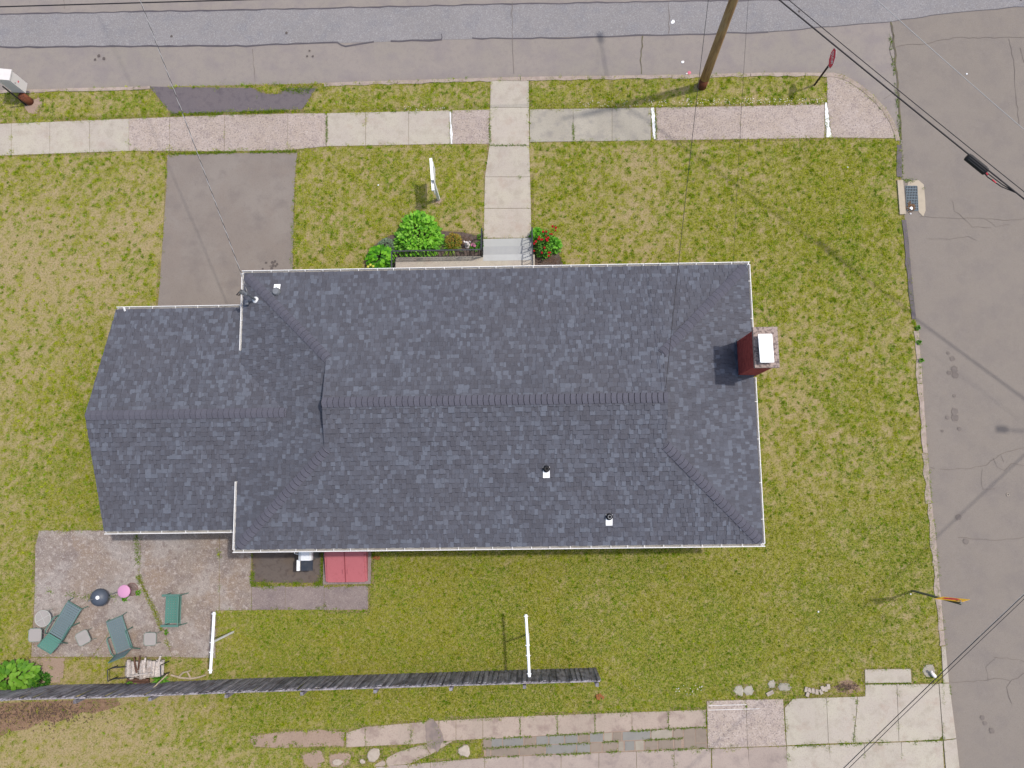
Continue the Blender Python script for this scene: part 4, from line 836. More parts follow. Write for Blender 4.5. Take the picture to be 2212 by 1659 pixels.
# catch basin
cbn = empty('storm_drain', at(1968, 425, ROADZ), 'concrete storm drain with a blue grey iron grate at the side street kerb', 'drain')
m = MB(); p = [a2(*q, .05) for q in [(1938.5, 389), (1951, 389), (1957, 462), (1944, 463)]]; m.prism(p, -.2, .05); m.build('kerb_block', M_BASIN, cbn); HARD.append(p)
m = MB(); p = [(1955, 412), (1960, 404), (1964, 392), (1984, 390), (1996, 401), (1999, 450), (1995, 464), (1985, 456), (1981.5, 450), (1978.5, 403), (1956, 404)]
m.prism([a2(*q, ROADZ) for q in [(1959, 402.5), (1963, 391), (1984, 389.5), (1995, 399), (1998, 430), (1999, 455), (1994, 468), (1984, 458), (1981.5, 403)]], -.14, ROADZ + .016); m.build('apron', M_BASIN, cbn)
g0, g1, g2, g3 = [at(*q, ROADZ) for q in [(1955.5, 402.5), (1979.5, 402.5), (1983, 455), (1959, 455)]]
m = MB(); m.add([p + Vector((0, 0, .012)) for p in (g0, g1, g2, g3)], [(3, 2, 1, 0)]); m.build('pit', M_BLACK, cbn)
m = MB()
for k in range(8): m.bar(g0.lerp(g1, k / 7) + Vector((0, 0, .022)), g3.lerp(g2, k / 7) + Vector((0, 0, .022)), .02, .02)
for k in range(10): m.bar(g0.lerp(g3, k / 9) + Vector((0, 0, .026)), g1.lerp(g2, k / 9) + Vector((0, 0, .026)), .022, .02)
m.build('grate', mat('grate_iron', C(116, 132, 142), [], .6), cbn)
db = MB()
for k in range(90):
    p = at(1969 + R_.gauss(0, 4.2), 447 + R_.gauss(0, 4.5), ROADZ + .03 + R_.uniform(0, .03)); db.box(p, (R_.uniform(.03, .09), R_.uniform(.01, .03), .006), Matrix.Rotation(R_.uniform(0, 6.3), 3, 'Z') @ Matrix.Rotation(R_.uniform(-.4, .4), 3, 'X'))
tag(db.build('leaf_litter', mat('litter_brown', C(140, 108, 80), [(30, .45, .7, C(100, 76, 58), .8)], 1)), 'brown leaf litter lying on the storm drain grate', 'litter', kind='stuff')
# ---- wires
def wire(name, A, B, r, sag, m, label, n=14, group='overhead wires'):
    A, B = Vector(A), Vector(B); mb = MB(); mb.tube([A.lerp(B, k / n) - Vector((0, 0, sag * 4 * (k / n) * (1 - k / n))) for k in range(n + 1)], r, 6); return tag(mb.build(name, m), label, 'cable', group)
def ray_at(A, B): return A, B
E1p = lambda z: Vector((EPB.x - .02 * z, EPB.y + .04 * z, z)); E2p = lambda z: Vector((E2B.x, E2B.y, z)); W1p = lambda z: Vector((-70.0, 14.25, z))
wire('overhead_cable', E1p(6.15) + Vector((.02, -.05, 0)), E2p(4.95), .024, .1, M_CABLE, 'thick black overhead cable crossing the street corner, carrying the splice case')
wire('overhead_cable', E1p(6.4) + Vector((.02, -.05, 0)), E2p(5.15) + Vector((0, .05, 0)), .013, .12, M_CABLE, 'thinner black overhead cable just above the thick one at the corner')
wire('overhead_cable', E1p(8.7), E2p(6.8), .009, .3, M_CABLEG, 'thin pale overhead wire crossing the side street at the top right')
wire('overhead_cable', E1p(5.5), W1p(5.5), .02, .02, M_CABLE, 'black overhead cable along the street at the top left')
SE_END = at(1480, 2000, 5.2)
for k, (dz_, rr, mm, lb) in enumerate(((0, .011, M_CABLE, 'lowest dark wire of the three crossing the lower right corner'), (.13, .009, M_CABLE, 'middle dark wire of the three crossing the lower right corner'), (-.1, .008, M_CABLEG, 'pale grey wire of the three crossing the lower right corner'))):
    wire('overhead_cable', E2p(4.95 + dz_), SE_END + Vector((.06 * k, 0, dz_ * 1.0)), rr, .3, mm, lb)
def aim(F0, F1, z0, z1): return at(*F0, z0), at(*F1, z1)
n_anchor = at(148, -400, 7.5)
tw = empty('service_drop', DROP_END, 'pale and dark twisted service wire running from the street to the roof mast', 'cable', 'overhead wires')
for ph, mm in ((0, M_CABLEG), (math.pi, M_CABLE)):
    mb = MB(); nT = 900; Lw = (DROP_END - n_anchor).length; dd_ = (DROP_END - n_anchor).normalized(); s1_ = dd_.cross(Vector((0, 0, 1))).normalized(); s2_ = s1_.cross(dd_)
    mb.tube([n_anchor.lerp(DROP_END, k / nT) - Vector((0, 0, 1.0 * (k / nT) * (1 - k / nT))) + (s1_ * math.cos(ph + k / nT * Lw / .5 * 6.283) + s2_ * math.sin(ph + k / nT * Lw / .5 * 6.283)) * .008 for k in range(nT + 1)], .0085, 5); mb.build('strand', mm, tw)
wire('service_drop', at(1562, -260, 6.8), at(1438, 838, ZR + .12), .008, .3, M_CABLE, 'thin dark wire from the street to the roof ridge end')
wire('service_drop', E1p(6.9), at(1584, 571, 3.0), .0045, .1, M_CABLE, 'hair thin dark wire from the utility pole to the front gutter')
pA, pB = E1p(6.15) + Vector((.02, -.05, 0)), E2p(4.95)
def on_wire(f, sag=.1): return pA.lerp(pB, f) - Vector((0, 0, sag * 4 * f * (1 - f)))
# splice case found where the cable passes x=2115 in the survey picture
def px_of(p):
    d = RM.transposed() @ (p - Vector((0, 0, CH))); return IW / 2 + FL * d.x / -d.z, IH / 2 - FL * d.y / -d.z
fbest = min(np.linspace(.2, .9, 400), key=lambda f: abs(px_of(on_wire(f))[0] - 2115))
c0, c1 = on_wire(fbest - .015), on_wire(fbest + .015); dirw = (c1 - c0).normalized()
spl = empty('splice_case', (c0 + c1) / 2, 'black cylindrical splice case hanging on the thick overhead cable', 'splice case')
dn_ = Vector((0, 0, -.12)); m = MB(); m.tube([c0 + dn_ - dirw * .08, c0 + dn_ - dirw * .06, c1 + dn_ + dirw * .06, c1 + dn_ + dirw * .08], [.09, .115, .115, .09], 14); m.build('case', M_RUBBER, spl, True)
m = MB()
for k in range(-2, 3):
    o = dirw.cross(upv).normalized() * (.045 * k); m.bar(c0 + dn_ + o + Vector((0, 0, math.sqrt(max(.0001, .115 ** 2 - (.045 * k) ** 2)))), c1 + dn_ + o + Vector((0, 0, math.sqrt(max(.0001, .115 ** 2 - (.045 * k) ** 2)))), .012, .014)
m.build('rib', M_BLACK, spl)
m = MB()
for k in range(3):
    o = dirw.cross(upv).normalized() * (.05 - .05 * k); e = on_wire(fbest + .075)
    m.tube([c1 + dn_ + o, c1 + dn_ + o * 1.8 + dirw * .2, c1.lerp(e, .6) + o * 1.4 + Vector((0, 0, -.1)), e], .017, 6)
m.build('tail_cable', M_CABLE, spl)
m = MB(); o = dirw.cross(upv).normalized() * .06; m.tube([c1 + dn_ * .6 + o * .5, c1 + dn_ * .6 + o * 1.2 + dirw * .16], .02, 6); m.tube([c1 + dn_ * .6 + o * 1.5 + dirw * .34, c1 + dn_ * .6 + o * 1.7 + dirw * .48], .016, 6); m.build('red_tape', M_RED, spl)

# ================================================================== FENCE
fbase = [(-160, 1494), (0, 1485.5), (100, 1480.5), (275, 1476.7), (553, 1465.5), (1106, 1448), (1287, 1443)]
FP = [Vector((*a2(*p), 0)) for p in fbase]; fence = empty('wooden_fence', FP[3], 'long weathered grey stockade fence along the back yard', 'fence')
seglen = [(b - a).length for a, b in zip(FP[:-1], FP[1:])]; TL = sum(seglen)
def fpt(s):
    for a, b, L in zip(FP[:-1], FP[1:], seglen):
        if s <= L: return a.lerp(b, s / L), (b - a).normalized()
        s -= L
    return FP[-1], (FP[-1] - FP[-2]).normalized()
PWD = TL / 290; pm = []
for v_ in range(5):
    b = MB(); hw = PWD * .62; hh = 1.72 + .02 * v_
    b.add([(-hw, -.01, 0), (hw, -.01, 0), (hw, .012, 0), (-hw, .012, 0), (-hw, -.01, hh - .05), (hw, -.01, hh - .05), (hw, .012, hh - .05), (-hw, .012, hh - .05), (0, -.01, hh), (0, .012, hh)],
          [(0, 1, 5, 8, 4), (3, 7, 9, 6, 2), (0, 4, 7, 3), (1, 2, 6, 5), (4, 8, 9, 7), (5, 6, 9, 8)]); pm.append(b.mesh('picket', M_FENCE))
def add_local(name, me, parent, M):
    o = bpy.data.objects.new(name, me); o.matrix_basis = M; link(o, parent); return o
s = PWD / 2; k = 0
while s < TL:
    p, d = fpt(s); ang = math.atan2(d.y, d.x)
    add_local('picket', pm[k % 5], fence, Matrix.Translation((p.x, p.y + (.007 if k % 2 else -.007) + R_.uniform(-.003, .003), R_.uniform(-.02, .03))) @ Matrix.Rotation(ang, 4, 'Z') @ Matrix.Rotation(R_.uniform(-.02, .02) - .012, 4, 'X') @ Matrix.Rotation(R_.uniform(-.004, .004), 4, 'Y')); s += PWD; k += 1
for h in (.35, 1.5):
    b = MB()
    for a, c in zip(FP[:-1], FP[1:]):
        n = Vector((c.y - a.y, -(c.x - a.x), 0)).normalized() * .05; b.bar(a + n + Vector((0, 0, h)), c + n + Vector((0, 0, h)), .05, .08)
    b.build('rail', M_FENCE, fence)
for x in (165, 327, 490, 652, 812, 973, 1132, 1290):
    y = interp([(165, 1508), (1293, 1470)], x); p = at(x, y, 1.65); s_ = min(np.linspace(0, TL, 600), key=lambda q: abs(fpt(q)[0].x - p.x)); q, d = fpt(s_); n = Vector((d.y, -d.x, 0)) * .12
    b = MB(); b.box(q + n + Vector((0, 0, .86)), (.1, .1, 1.74), Matrix.Rotation(math.atan2(d.y, d.x), 3, 'Z')); b.build('post', M_FENCE, fence)
b = MB(); b.bar(FP[-1] + Vector((.03, .02, 0)), FP[-1] + Vector((.03, .02, 1.2)), .03, .03, (1, 0, 0)); 

# ================================================================== BACK YARD THINGS
# kettle barbecue
KC = at(211, 1291.5, .78); kt = empty('kettle_grill', (KC.x, KC.y, 0), 'dark blue grey round kettle grill standing on the patio', 'grill')
m = MB(); m.lathe((KC.x, KC.y, .62), [(.02, -.2), (.16, -.17), (.25, -.08), (.285, 0), (.285, .03)], 28); m.build('bowl', M_KETTLE, kt, True)
m = MB(); m.lathe((KC.x, KC.y, .66), [(.292, -.01), (.292, .02), (.27, .09), (.21, .16), (.12, .205), (.03, .22)], 32); ld = m.build('lid', M_KETTLE, kt, True)
m = MB(); m.lathe((KC.x + .045, KC.y + .02, .872), [(.062, -.01), (.062, .012), (.001, .013)], 20); vd = m.build('vent_disc', M_WHITEB, ld)
for k in range(4): m = MB(); a = k * 1.57 + .4; m.lathe((KC.x + .045 + .032 * math.cos(a), KC.y + .02 + .032 * math.sin(a), .886), [(.012, 0), (.001, .001)], 8); m.build('vent_hole', M_BLACK, vd)
m = MB(); hx = Vector((KC.x - .15, KC.y - .05, .86)); m.tube([hx + Vector((-.09, -.035, .0)), hx + Vector((-.08, -.03, .06)), hx + Vector((.03, .015, .08)), hx + Vector((.04, .02, .02))], .016, 8); m.build('handle', M_GREY, ld)
for a in (.3, 2.4, 4.5): m = MB(); m.tube([(KC.x + .15 * math.cos(a), KC.y + .15 * math.sin(a), .5), (KC.x + .3 * math.cos(a), KC.y + .3 * math.sin(a), .02)], .014, 8); m.build('leg', M_GREY, kt)
m = MB(); m.tube([(KC.x + .28, KC.y, .64), (KC.x + .37, KC.y + .01, .64)], .012, 6); m.build('side_handle', M_GREY, kt)
# pink stool
PC = at(285, 1273, 0); ps = empty('stool', PC, 'round pink topped stool with a flared wire base on the patio', 'stool')
m = MB(); m.lathe((PC.x, PC.y, .5), [(.2, 0), (.215, .02), (.21, .045), (.19, .055), (.001, .057)], 32); m.build('seat', M_PINK, ps, True)
m = MB()
for k in range(26): a = k * 2 * math.pi / 26; m.tube([(PC.x + .19 * math.cos(a), PC.y + .19 * math.sin(a), .5), (PC.x + .1 * math.cos(a), PC.y + .1 * math.sin(a), .27), (PC.x + .21 * math.cos(a), PC.y + .21 * math.sin(a), .015)], .008, 5)
for r, z in ((.21, .015), (.1, .27)): m.tube([(PC.x + r * math.cos(t), PC.y + r * math.sin(t), z) for t in np.linspace(0, 6.283, 33)], .011, 5, cap=False)
m.build('wire_base', M_PINKW, ps)
# small tables
def side_table(F, label, size=.42, rot=0.0, h=.42, round_=False):
    p = at(*F, h); t = empty('side_table', (p.x, p.y, 0), label, 'table', 'small glass patio tables', rot)
    def P(b, n, mm, sm=False): return b.build(n, mm, t, sm, local=True)
    hs = size / 2
    if round_:
        b = MB(); b.lathe((0, 0, h - .008), [(hs - .01, 0), (hs - .01, .008), (.001, .0085)], 28); P(b, 'glass_top', M_TGLASS)
        b = MB(); b.tube([(hs * math.cos(a), hs * math.sin(a), h) for a in np.linspace(0, 6.283, 33)], .012, 6, cap=False); P(b, 'rim', mat('table_rim', C(206, 206, 198), [], .5))
        b = MB(); b.bar((-hs, 0, h + .006), (hs, 0, h + .006), .012, .006); b.bar((0, -hs, h + .0062), (0, hs, h + .0062), .012, .006); P(b, 'cross_bar', MATS['table_rim'])
    else:
        o = [(hs * x, hs * y) for x, y in ((-.75, -1), (.75, -1), (1, -.75), (1, .75), (.75, 1), (-.75, 1), (-1, .75), (-1, -.75))]
        b = MB(); b.prism(o, h - .008, h); P(b, 'glass_top', M_TGLASS)
        b = MB(); q = [(x, y, h - .002) for x, y in o]; b.tube(q + [q[0]], .011, 6); P(b, 'rim', M_TFRAME)
    for a in range(4):
        an = a * math.pi / 2 + math.pi / 4; c, s_ = math.cos(an), math.sin(an); k = hs * (.95 if round_ else 1.15)
        b = MB(); b.tube([(c * k * .9, s_ * k * .9, h - .01), (c * k, s_ * k, h * .6), (c * k * 1.1, s_ * k * 1.1, .015)], .011, 6); P(b, 'leg', M_TFRAME if not round_ else MATS['table_rim'])
side_table((92.5, 1336), 'round glass table with white rim and cross beside the left chaise', .53, .5, .45, True)
side_table((75.5, 1372), 'square glass table at the patio edge below the round table', .43, .02)
side_table((179, 1378), 'tilted square glass table between the two chaises', .43, .48)
side_table((324, 1380.5), 'square glass table right of the steep backed chaise', .41, .02)
# strap chaises
def weave(b, O, U, V, nu, nv, wu, wv, z=.004):
    """basket-weave straps over the parallelogram O, U, V"""
    n = U.cross(V).normalized()
    for i in range(nu): f = (i + .5) / nu; b.bar(O + U * f + n * z, O + U * f + V + n * z, wu, .004, n)
    for j in range(nv): f = (j + .5) / nv; b.bar(O + V * f - n * z * .2, O + U + V * f - n * z * .2, wv, .004, n)
def chaise(foot, hinge, tipF, tipz, wd, label, arm_h=.56, flip=1):
    h = .34; A = Vector((foot.x, foot.y, h)); B = Vector((hinge.x, hinge.y, h)); T = tipF
    t = empty('chaise_longue', (A.x, A.y, 0), label, 'chaise', 'green strap chaises on the patio')
    d = (B - A).normalized(); sd = Vector((-d.y, d.x, 0)); back = (T - B); back -= sd * back.dot(sd)
    b = MB(); weave(b, A - sd * wd / 2, sd * wd, B - A, 8, 15, .040, .048); b.build('seat_webbing', M_DWEB, t)
    b = MB(); weave(b, B - sd * wd / 2 + d * .02, sd * wd, back, 8, 8, .040, .048); b.build('back_webbing', M_DWEB if back.normalized().z > .6 else M_GWEB, t)
    b = MB()
    for s_ in (-1, 1): b.tube([A + sd * s_ * wd / 2 - d * .02 - Vector((0, 0, .05)), A + sd * s_ * wd / 2 + d * .08, B + sd * s_ * wd / 2], .014, 8); 
    b.tube([A - sd * wd / 2 - d * .02, A + sd * wd / 2 - d * .02], .014, 8); b.build('seat_frame', M_GFRAME, t)
    b = MB(); tp = B + back; b.tube([B - sd * wd / 2, tp - sd * wd / 2, tp + sd * wd / 2, B + sd * wd / 2], .013, 8); b.build('back_frame', M_GFRAME, t)
    for s_ in (-1, 1):
        b = MB(); p = A + sd * s_ * wd / 2 - d * .02; b.tube([p, Vector((p.x - d.x * .06 + sd.x * s_ * .03, p.y - d.y * .06 + sd.y * s_ * .03, .015))], .013, 8); b.build('leg', M_GFRAME, t)
        b = MB(); q = B + sd * s_ * (wd / 2 + .05) - d * .62; r = B + sd * s_ * (wd / 2 + .05) + d * .02
        b.tube([Vector((q.x, q.y, .015)), Vector((q.x + d.x * .04, q.y + d.y * .04, arm_h - .06)), Vector((q.x + d.x * .12, q.y + d.y * .12, arm_h)), Vector((r.x - d.x * .1, r.y - d.y * .1, arm_h)), Vector((r.x, r.y, arm_h - .08)), Vector((r.x + d.x * .12, r.y + d.y * .12, .015))], .021, 8); b.build('armrest', M_GFRAME, t)
    b = MB(); p = B + sd * (wd / 2 + .02) * flip + back.normalized() * .1; b.bar(p - d * .01, p + sd * .03 * flip + Vector((0, 0, .16)), .05, .02, d); b.build('hinge_bracket', M_GREY, t)
c1h = at(121, 1375, .34); chaise(at(160.5, 1308, .34), c1h, at(91, 1401.5, .62), .62, .54, 'green strap chaise with its back lowered, next to the round table')
chaise(at(246.5, 1338, .34), at(269, 1405, .34), at(255, 1423, .98), .98, .56, 'green strap chaise with its back raised steeply, beside the firewood', flip=1)
# two-seat strap bench
LB = at(404, 1313, 0); bx0, bx1 = at(357, 1317, .42).x, at(389, 1317, .42).x; by0, by1 = at(372, 1349, .42).y, at(372, 1286, .42).y
lv = empty('patio_bench', ((bx0 + bx1) / 2, (by0 + by1) / 2, 0), 'green strap two seat patio bench with armrests', 'bench')
b = MB(); weave(b, Vector((bx0, by0 + .04, .40)), Vector((bx1 - bx0, 0, .0)), Vector((0, by1 - by0 - .08, 0)), 6, 11, .055, .055); b.build('seat_webbing', M_GWEB, lv)
b = MB(); weave(b, Vector((bx1, by0 + .04, .42)), Vector((.05, 0, .26)), Vector((0, by1 - by0 - .08, 0)), 3, 11, .05, .06); b.build('back_webbing', M_GWEB, lv)
b = MB(); b.tube([(bx1, by0, .36), (bx1 + .05, by0, .7), (bx1 + .05, by1, .7), (bx1, by1, .36)], .02, 8); b.build('back_frame', M_GFRAME, lv)
b = MB(); b.tube([(bx0, by0, .38), (bx0, by1, .38)], .018, 8); b.tube([(bx1, by0, .38), (bx1, by1, .38)], .018, 8); b.build('seat_frame', M_GFRAME, lv)
for y in (by0 - .02, by1 + .02):
    b = MB(); b.bar((bx0 - .06, y, .58), (bx1 + .04, y, .58), .07, .03); b.build('armrest', M_GFRAME, lv)
    for x in (bx0 - .0, bx1 + .02): b = MB(); b.tube([(x, y, .57), (x + (.06 if x > bx0 + .1 else -.02), y, .01)], .017, 8); b.build('leg', M_GFRAME, lv)
# gas grill
gx0, gx1 = at(641, 1200, 1.1).x, at(672, 1200, 1.1).x; gyF = at(655, 1233, .88).y; gyL = at(655, 1211, 1.1).y
gg = empty('gas_grill', ((gx0 + gx1) / 2, gyL + .3, 0), 'stainless steel gas grill with a dark side shelf partly under the rear eave', 'grill')
b = MB(); b.box(((gx0 + gx1) / 2, gyL + .38, .45), (gx1 - gx0, .74, .8)); b.build('cart', M_GREY, gg)
b = MB(); yl0, yl1 = gyL, gyL + .76; prof = [(gx0, .86), (gx0 + .03, 1.0), (gx0 + .14, 1.1), (gx1 - .06, 1.12), (gx1, 1.04), (gx1, .86)]; k = len(prof)
b.add([(x, yl0, z) for x, z in prof] + [(x, yl1, z) for x, z in prof], [tuple(range(k)), tuple(range(2 * k - 1, k - 1, -1))] + [(i, k + i, k + (i + 1) % k, (i + 1) % k) for i in range(k)]); ll = b.build('lid', M_STEEL, gg)
b = MB(); b.tube([(gx0 + .02, yl0 + .2, 1.0), (gx0 - .1, yl0 + .22, 1.0), (gx0 - .1, yl1 - .2, 1.0), (gx0 + .02, yl1 - .18, 1.0)], .018, 8); b.build('handle', M_WHITE, ll)
b = MB(); b.box(((gx0 + gx1) / 2 + .04, (gyF + gyL) / 2, .86), (gx1 - gx0 - .08, gyL - gyF, .03)); b.build('side_shelf', mat('dark_glass_shelf', C(58, 62, 70), [(4, .45, .7, C(86, 84, 82), .8)], .15, spec=.6), gg)
b = MB(); b.box((gx0 - .005, (gyF + gyL) / 2, .85), (.1, gyL - gyF + .0, .09)); b.build('shelf_trim', M_WHITEB, gg)
for x in (gx0 + .06, gx1 - .06):
    for y in (gyL + .08, gyL + .68): b = MB(); b.lathe((x, y, .03), [(.03, -.02), (.04, 0), (.03, .03)], 10); b.build('caster', M_BLACK, gg)
b = MB(); p = at(683, 1200, .1); b.tube([(gx1, gyL + .4, .3), (gx1 + .12, gyL + .25, .12), (gx1 + .2, gyL + .15, .08)], .02, 6); b.build('gas_hose', M_BLACK, gg)
# firewood
fw_c = at(313, 1450, .2)
rk = empty('firewood_rack', (fw_c.x, fw_c.y, 0), 'dark metal firewood rack with its empty end left of the stacked logs', 'rack')
ra, rb_ = at(243, 1455, .35), at(356, 1445, .35); ux = (rb_ - ra).normalized(); uy = Vector((-ux.y, ux.x, 0)); L = (rb_ - ra).length
for s_ in (-.18, .18): b = MB(); b.tube([ra + uy * s_ + Vector((0, 0, .15)), ra + uy * s_, rb_ + uy * s_, rb_ + uy * s_ + Vector((0, 0, .15))], .018, 8); b.build('rail', M_IRON, rk)
for f in (0, 1):
    p = ra.lerp(rb_, f); b = MB(); b.tube([p - uy * .18 - Vector((0, 0, .34)), p - uy * .18 + Vector((0, 0, .3)), p + uy * .18 + Vector((0, 0, .3)), p + uy * .18 - Vector((0, 0, .34))], .018, 8); b.build('end_frame', M_IRON, rk)
def log(c, dirv, L, r, m, name='firewood_log', label='split grey firewood log stacked in the rack by the fence', group='stacked firewood'):
    dirv = Vector(dirv).normalized(); sx = dirv.cross(upv).normalized(); sz = sx.cross(dirv); n = R_.choice((4, 5, 5, 6)); a0 = R_.uniform(0, 6)
    pr = [(math.cos(a0 + 2 * math.pi * k / n) * r * R_.uniform(.75, 1.15), math.sin(a0 + 2 * math.pi * k / n) * r * R_.uniform(.7, 1.0)) for k in range(n)]
    b = MB(); vs = []
    for f, q in ((-.5, R_.uniform(.8, 1)), (0, 1), (.5, R_.uniform(.8, 1))): vs += [Vector(c) + dirv * (L * f) + sx * p[0] * q + sz * p[1] * q for p in pr]
    b.add(vs, [tuple(range(n))[::-1], tuple(range(2 * n, 3 * n))] + [(j * n + i, j * n + (i + 1) % n, (j + 1) * n + (i + 1) % n, (j + 1) * n + i) for j in range(2) for i in range(n)]); return tag(b.build(name, m), label, 'log', group)
for layer in range(3):
    for i in range(9):
        F = (277 + i * 9.0 + R_.uniform(-2, 2), 1446 + R_.uniform(-3, 3)); p = at(*F, .12 + layer * .15)
        log(p, Vector((R_.uniform(-.14, .14), 1, R_.uniform(-.04, .04))), R_.uniform(.42, .56), R_.uniform(.08, .105), M_LOG)
for F, dv_, L_, r_, z, m_ in (((305, 1457), (1, .12, 0), .75, .03, .56, M_LOG), ((343, 1428), (.35, 1, .1), .36, .035, .55, M_LOG), ((313, 1432), (.1, 1, 0), .34, .05, .5, M_LOG), ((292, 1437), (-.2, 1, .1), .5, .04, .5, M_LOGD), ((300, 1432), (.1, 1, .1), .45, .035, .5, M_LOGD)): log(at(*F, z), dv_, L_, r_, m_)
for F, z in (((298, 1467), .1), ((300, 1471), .1), ((296, 1474), .09), ((299, 1469), .2)): log(at(*F, z), (1, -.05 + R_.uniform(-.06, .06), 0), .72, .06, M_LOGD, label='dark brown log lying along the fence below the rack', group='dark logs by the fence')
b = MB(); b.tube([at(330, 1487, .85), at(361, 1457, .35), at(364, 1455, .02)], [.02, .025, .025], 6); tag(b.build('stick', M_STICK), 'straight pale stick leaning on the fence beside the firewood', 'stick')
b = MB(); b.tube([at(369, 1458, .1), at(390, 1464, .05), at(412, 1466, .05), at(430, 1463, .06), at(445, 1458, .08)], [.03, .036, .036, .034, .022], 7); b.tube([at(412, 1466, .05), at(407, 1456, .12), at(404, 1450, .16)], [.034, .03, .024], 7); b.tube([at(385, 1463, .07), at(396, 1453, .12), at(411, 1449, .17)], [.03, .028, .02], 7)
tag(b.build('fallen_branch', M_STICK), 'forked bare branch lying beside the fence', 'branch')
# ornament, litter
OC = at(2013, 1456, .05); orn = empty('garden_ornament', OC, 'small white garden ornament near the side street kerb', 'ornament')
b = MB(); b.tube([OC + Vector((-.06, .08, .05)), OC + Vector((-.01, .02, .08)), OC + Vector((.06, -.06, .07)), OC + Vector((.1, -.1, .05))], [.03, .06, .06, .02], 10); b.build('body', M_STATUE, orn, True)
b = MB(); b.lathe(OC + Vector((-.07, .1, .12)), [(.001, -.05), (.04, -.02), (.045, .01), (.001, .05)], 10); b.build('head', M_STATUE, orn, True)
for F, r, m_, z, lab in (((1453.5, 47), .075, M_WHITEB, ROADZ + .02, 'larger white scrap on the street left of the pole'), ((1475, 134), .05, M_WHITEB, ROADZ + .02, 'white scrap on the street just left of the pole base'), ((1489, 157.5), .07, mat('pink_scrap', C(240, 130, 150), [], .6), ROADZ + .02, 'pink scrap in the gutter left of the pole'), ((1484, 159), .035, M_WHITEB, ROADZ + .02, 'white scrap touching the pink one in the gutter'), ((2088.5, 159.5), .035, M_WHITEB, ROADZ + .02, 'white scrap on the wide asphalt right of the splice wires'), ((817, 399.5), .03, M_WHITEB, .05, 'white scrap on the lawn left of the sign post'), ((1967, 461), .03, M_WHITEB, ROADZ + .03, 'white scrap beside the storm drain'), ((1967, 1283), .03, M_WHITEB, .05, 'white scrap at the foot of the yellow sign'), ((1768, 1321), .03, M_WHITEB, .05, 'white scrap on the right lawn below the house corner'), ((1831, 361), .025, M_WHITEB, .05, 'white scrap on the lawn near the corner slab'), ((1969, 450), .06, M_WHITEB, ROADZ + .07, 'white paper scrap on the leaf litter of the drain')):
    p = at(*F, z); q = blob((p.x, p.y), r, 8, .25); b = MB(); b.add([(x, y, z + R_.uniform(-.008, .008)) for x, y in q] + [(p.x, p.y, z + .025)], [(i, (i + 1) % 8, 8) for i in range(8)]); tag(b.build('paper_scrap', m_), lab, 'litter', 'scraps of litter')
b = MB()
rc = at(2177.5, 1068.5, ROADZ + .02); b.tube([rc + Vector((.045 * math.cos(t), .045 * math.sin(t), 0)) for t in np.linspace(0, 6.283, 17)], .012, 6, cap=False); tag(b.build('ring', M_STONEW), 'small pale ring lying on the side street asphalt', 'ring')
def leafpile(F, n, spread, lab):
    b = MB()
    for k in range(n):
        p = at(F[0] + R_.gauss(0, spread), F[1] + R_.gauss(0, spread * .7), .05 + R_.uniform(0, .05)); a = R_.uniform(0, 6.3); u = Vector((math.cos(a), math.sin(a), R_.uniform(-.3, .3))) * .07; v = Vector((-math.sin(a), math.cos(a), R_.uniform(-.5, .5))) * .04
        b.add([p - u, p + v, p + u, p - v], [(0, 1, 2, 3)])
    tag(b.build('dry_leaves', M_LEAFB), lab, 'leaves', kind=None)
leafpile((1294, 1506), 9, 3.0, 'orange dry leaves on the grass below the fence end'); leafpile((812, 1205), 6, 2.5, 'brown dry leaves beside the red cellar hatch')

# ================================================================== PLANTS
def leaf_quads(P, N, L, Wd, rot=None, droop=.25):
    """P (n,3) leaf bases, N (n,3) directions the leaves point; rhombic leaves folded along the midrib -> (n*4,3) two tris each as quads"""
    n = len(P); N = N / np.linalg.norm(N, axis=1, keepdims=True)
    up = np.tile(np.array([0, 0, 1.0]), (n, 1)); S = np.cross(N, up); S /= (np.linalg.norm(S, axis=1, keepdims=True) + 1e-6)
    L = L[:, None]; Wd = Wd[:, None]; T = P + N * L - np.array([0, 0, 1.0]) * L * droop; Mid = P + N * L * .45 + np.array([0, 0, 1.0]) * L * .05
    a = Mid + S * Wd; b = Mid - S * Wd
    return np.stack([P, a, T, b], 1).reshape(-1, 3)
def pick(cols, n, var=.12):
    c = np.array([q[:3] for q in cols]) * 1.3; idx = NP.integers(0, len(c), n); k = NP.uniform(1 - var, 1 + var, (n, 1)); return np.concatenate([c[idx] * k, np.ones((n, 1))], 1)
